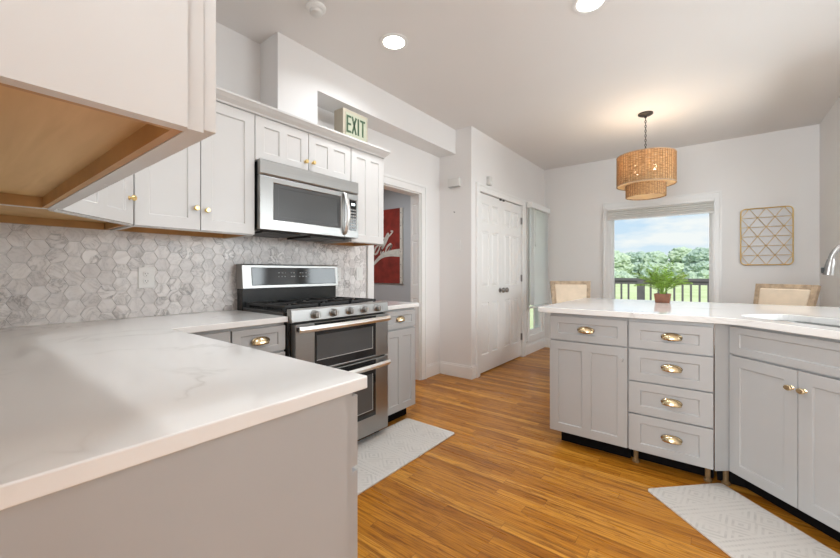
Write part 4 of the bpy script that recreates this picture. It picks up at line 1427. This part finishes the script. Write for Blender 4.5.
for k in range(nf):
    az = 2 * PI * (k * .381966 + random.uniform(-.03, .03))
    tier = k / nf
    ln = random.uniform(.20, .285)
    el = R(89 - 40 * tier + random.uniform(-6, 6))
    pts = []
    p = Vector((.012 * math.cos(az), .012 * math.sin(az), hp_ - .008))
    e = el + R(10)
    nseg = 14
    for i in range(nseg + 1):
        pts.append(p.copy())
        d = Vector((math.cos(az) * math.cos(e), math.sin(az) * math.cos(e), math.sin(e)))
        p = p + d * ln / nseg
        e -= R(3.1 + 2.6 * tier)
    mb = MB()
    mb.tube(pts, [.0022 - .0014 * i / nseg for i in range(nseg + 1)], 5)
    side = Vector((-math.sin(az), math.cos(az), 0))
    for i in range(3, nseg + 1):
        t = (i - 3) / (nseg - 3)
        L_ = .075 * math.sin(PI * (.25 + .72 * t)) + .01
        d = (pts[i] - pts[i - 1]).normalized()
        up = side.cross(d).normalized()
        for s2 in (-1, 1):
            dr = (d * .75 + side * s2 * .8 - up * .0 + Vector((0, 0, -.22))).normalized()
            wv = d.cross(dr).cross(dr).normalized() * .0038
            A_ = pts[i]; B_ = A_ + dr * L_ * .5; C2 = A_ + dr * L_ + Vector((0, 0, -.012))
            vv = [mb.bm.verts.new(q) for q in (A_, B_ + wv, C2, B_ - wv)]
            mb.bm.faces.new(vv)
    mb.build('frond', 'frond_green', pt)

# ------------------------------------------------------------------ outside: deck, railing, lawn, trees
struct(MB().box(-1.95, 8, FY + .14, 9.25, -.20, -.05).build('deck_floor', 'deck_boards'))
struct(MB().box(-160, 120, -12, 170, -.7, -.6).build('lawn', 'lawn_green'))
RY = 9.05
rl = thing('deck_railing', 'dark grey deck railing with square balusters outside the window', 'railing', (0, RY, -.05))
MB().box(-2.0, 3.0, -.045, .045, 1.03, 1.085).build('top_rail', 'deck_paint', rl)
MB().box(-2.0, 3.0, -.02, .02, .96, 1.03).build('upper_rail', 'deck_paint', rl)
MB().box(-2.0, 3.0, -.02, .02, .08, .15).build('lower_rail', 'deck_paint', rl)
pm = None
for x in (-1.18, .88, 2.9):
    MB().box(x - .065, x + .065, -.065, .065, 0, 1.03).build('post', 'deck_paint', rl)
b0 = None
x = -1.95
while x < 2.9:
    if min(abs(x - q) for q in (-1.18, .88, 2.9)) > .1:
        if b0 is None:
            b0 = MB().box(-.017, .017, -.017, .017, .15, .96).build('baluster', 'deck_paint', rl)
            b0.location.x = x
        else:
            o = b0.copy(); COL.objects.link(o); o.parent = rl; o.location.x = x
    x += .135

random.seed(7)
def tree(x, y, h, wd, mat, label):
    t = thing('tree', label, 'tree', (x, y, -.61), 0, 'trees along the far edge of the lawn')
    MB().tube([(0, 0, 0), (.1, 0, h * .25), (0, 0, h * .55)], [.35, .28, .15], 8).build('trunk', 'bark', t)
    mb = MB(); bm = mb.bm
    for k in range(34):
        a = random.uniform(0, 2 * PI); u = random.random()
        zz = h * (.08 + .76 * u)
        rad = wd * .42 * math.sqrt(max(.10, 1 - max(0, 2 * u - .8) ** 2 * .65))
        rr_ = rad * math.sqrt(random.random()) * .8
        br = wd * random.uniform(.16, .24)
        M = Matrix.Translation((rr_ * math.cos(a), rr_ * math.sin(a), zz)) @ Matrix.Diagonal((br, br, br * .8, 1))
        res = bmesh.ops.create_icosphere(bm, subdivisions=3, radius=1.0, matrix=M)
        cpt = M.translation
        for v in res['verts']:
            d = v.co - cpt
            v.co = cpt + d * random.uniform(.72, 1.2)
    mb.build('crown', mat, t)
spec = []
names = iter(['broad green tree at the far left end of the front tree row', 'rounded dark tree second from the left end of the front tree row', 'pale tree in the front row well left of the window view',
 'green tree just outside the left edge of the window view', 'pale bushy tree in the front row left of the palm', 'green tree in the front row behind the palm', 'dark tree in the front row at the right edge of the window view',
 'green tree in the front row right of the window view', 'pale tree at the right end of the front tree row'])
for i, m in enumerate(('hazed_green', 'hazed_dark', 'hazed_pale', 'hazed_green', 'hazed_pale', 'hazed_green', 'hazed_dark', 'hazed_green', 'hazed_pale')):
    spec.append((-43.5 + 7.0 * i, 84 + (i * 5 % 4), 5.9 + (i * 7 % 5) * .2, 6.2, m, next(names)))
names = iter(['dark tree at the left end of the back tree row', 'pale tree second from the left in the back tree row', 'green tree in the back row outside the window view on the left', 'tall green tree in the back row at the left of the window view',
 'dark tree in the back row above the palm', 'pale tree in the back row right of the palm', 'green tree in the back row at the right of the window view', 'dark tree at the right end of the back tree row'])
for i, m in enumerate(('hazed_dark', 'hazed_pale', 'hazed_green', 'hazed_green', 'hazed_dark', 'hazed_pale', 'hazed_green', 'hazed_dark')):
    spec.append((-47.5 + 8.4 * i, 104 + (i * 3 % 4), 7.4 + (i * 5 % 4) * .25, 7.9, m, next(names)))
for a in spec:
    tree(*a)
for i, (x, y, wd, lab) in enumerate(((-18.5, 72, 4.4, 'low bush under the trees at the left of the window'), (-12.7, 71, 4.4, 'low bush under the trees behind the palm'), (-7.0, 72, 4.4, 'low bush under the trees right of the palm'), (-1.5, 71, 4.4, 'low bush under the trees at the right of the window'))):
    t = thing('bush', lab, 'bush', (x, y, -.61), 0, 'bushes below the tree line')
    mb = MB()
    for k in range(12):
        br = wd * random.uniform(.14, .22)
        M = Matrix.Translation((random.uniform(-.4, .4) * wd, random.uniform(-1, 1), br * .6 + random.random() * 1.0)) @ Matrix.Diagonal((br, br, br, 1))
        res = bmesh.ops.create_icosphere(mb.bm, subdivisions=3, radius=1.0, matrix=M)
        for v in res['verts']:
            v.co = M.translation + (v.co - M.translation) * random.uniform(.75, 1.2)
    mb.build('foliage', ('hazed_dark', 'hazed_green')[i % 2], t)
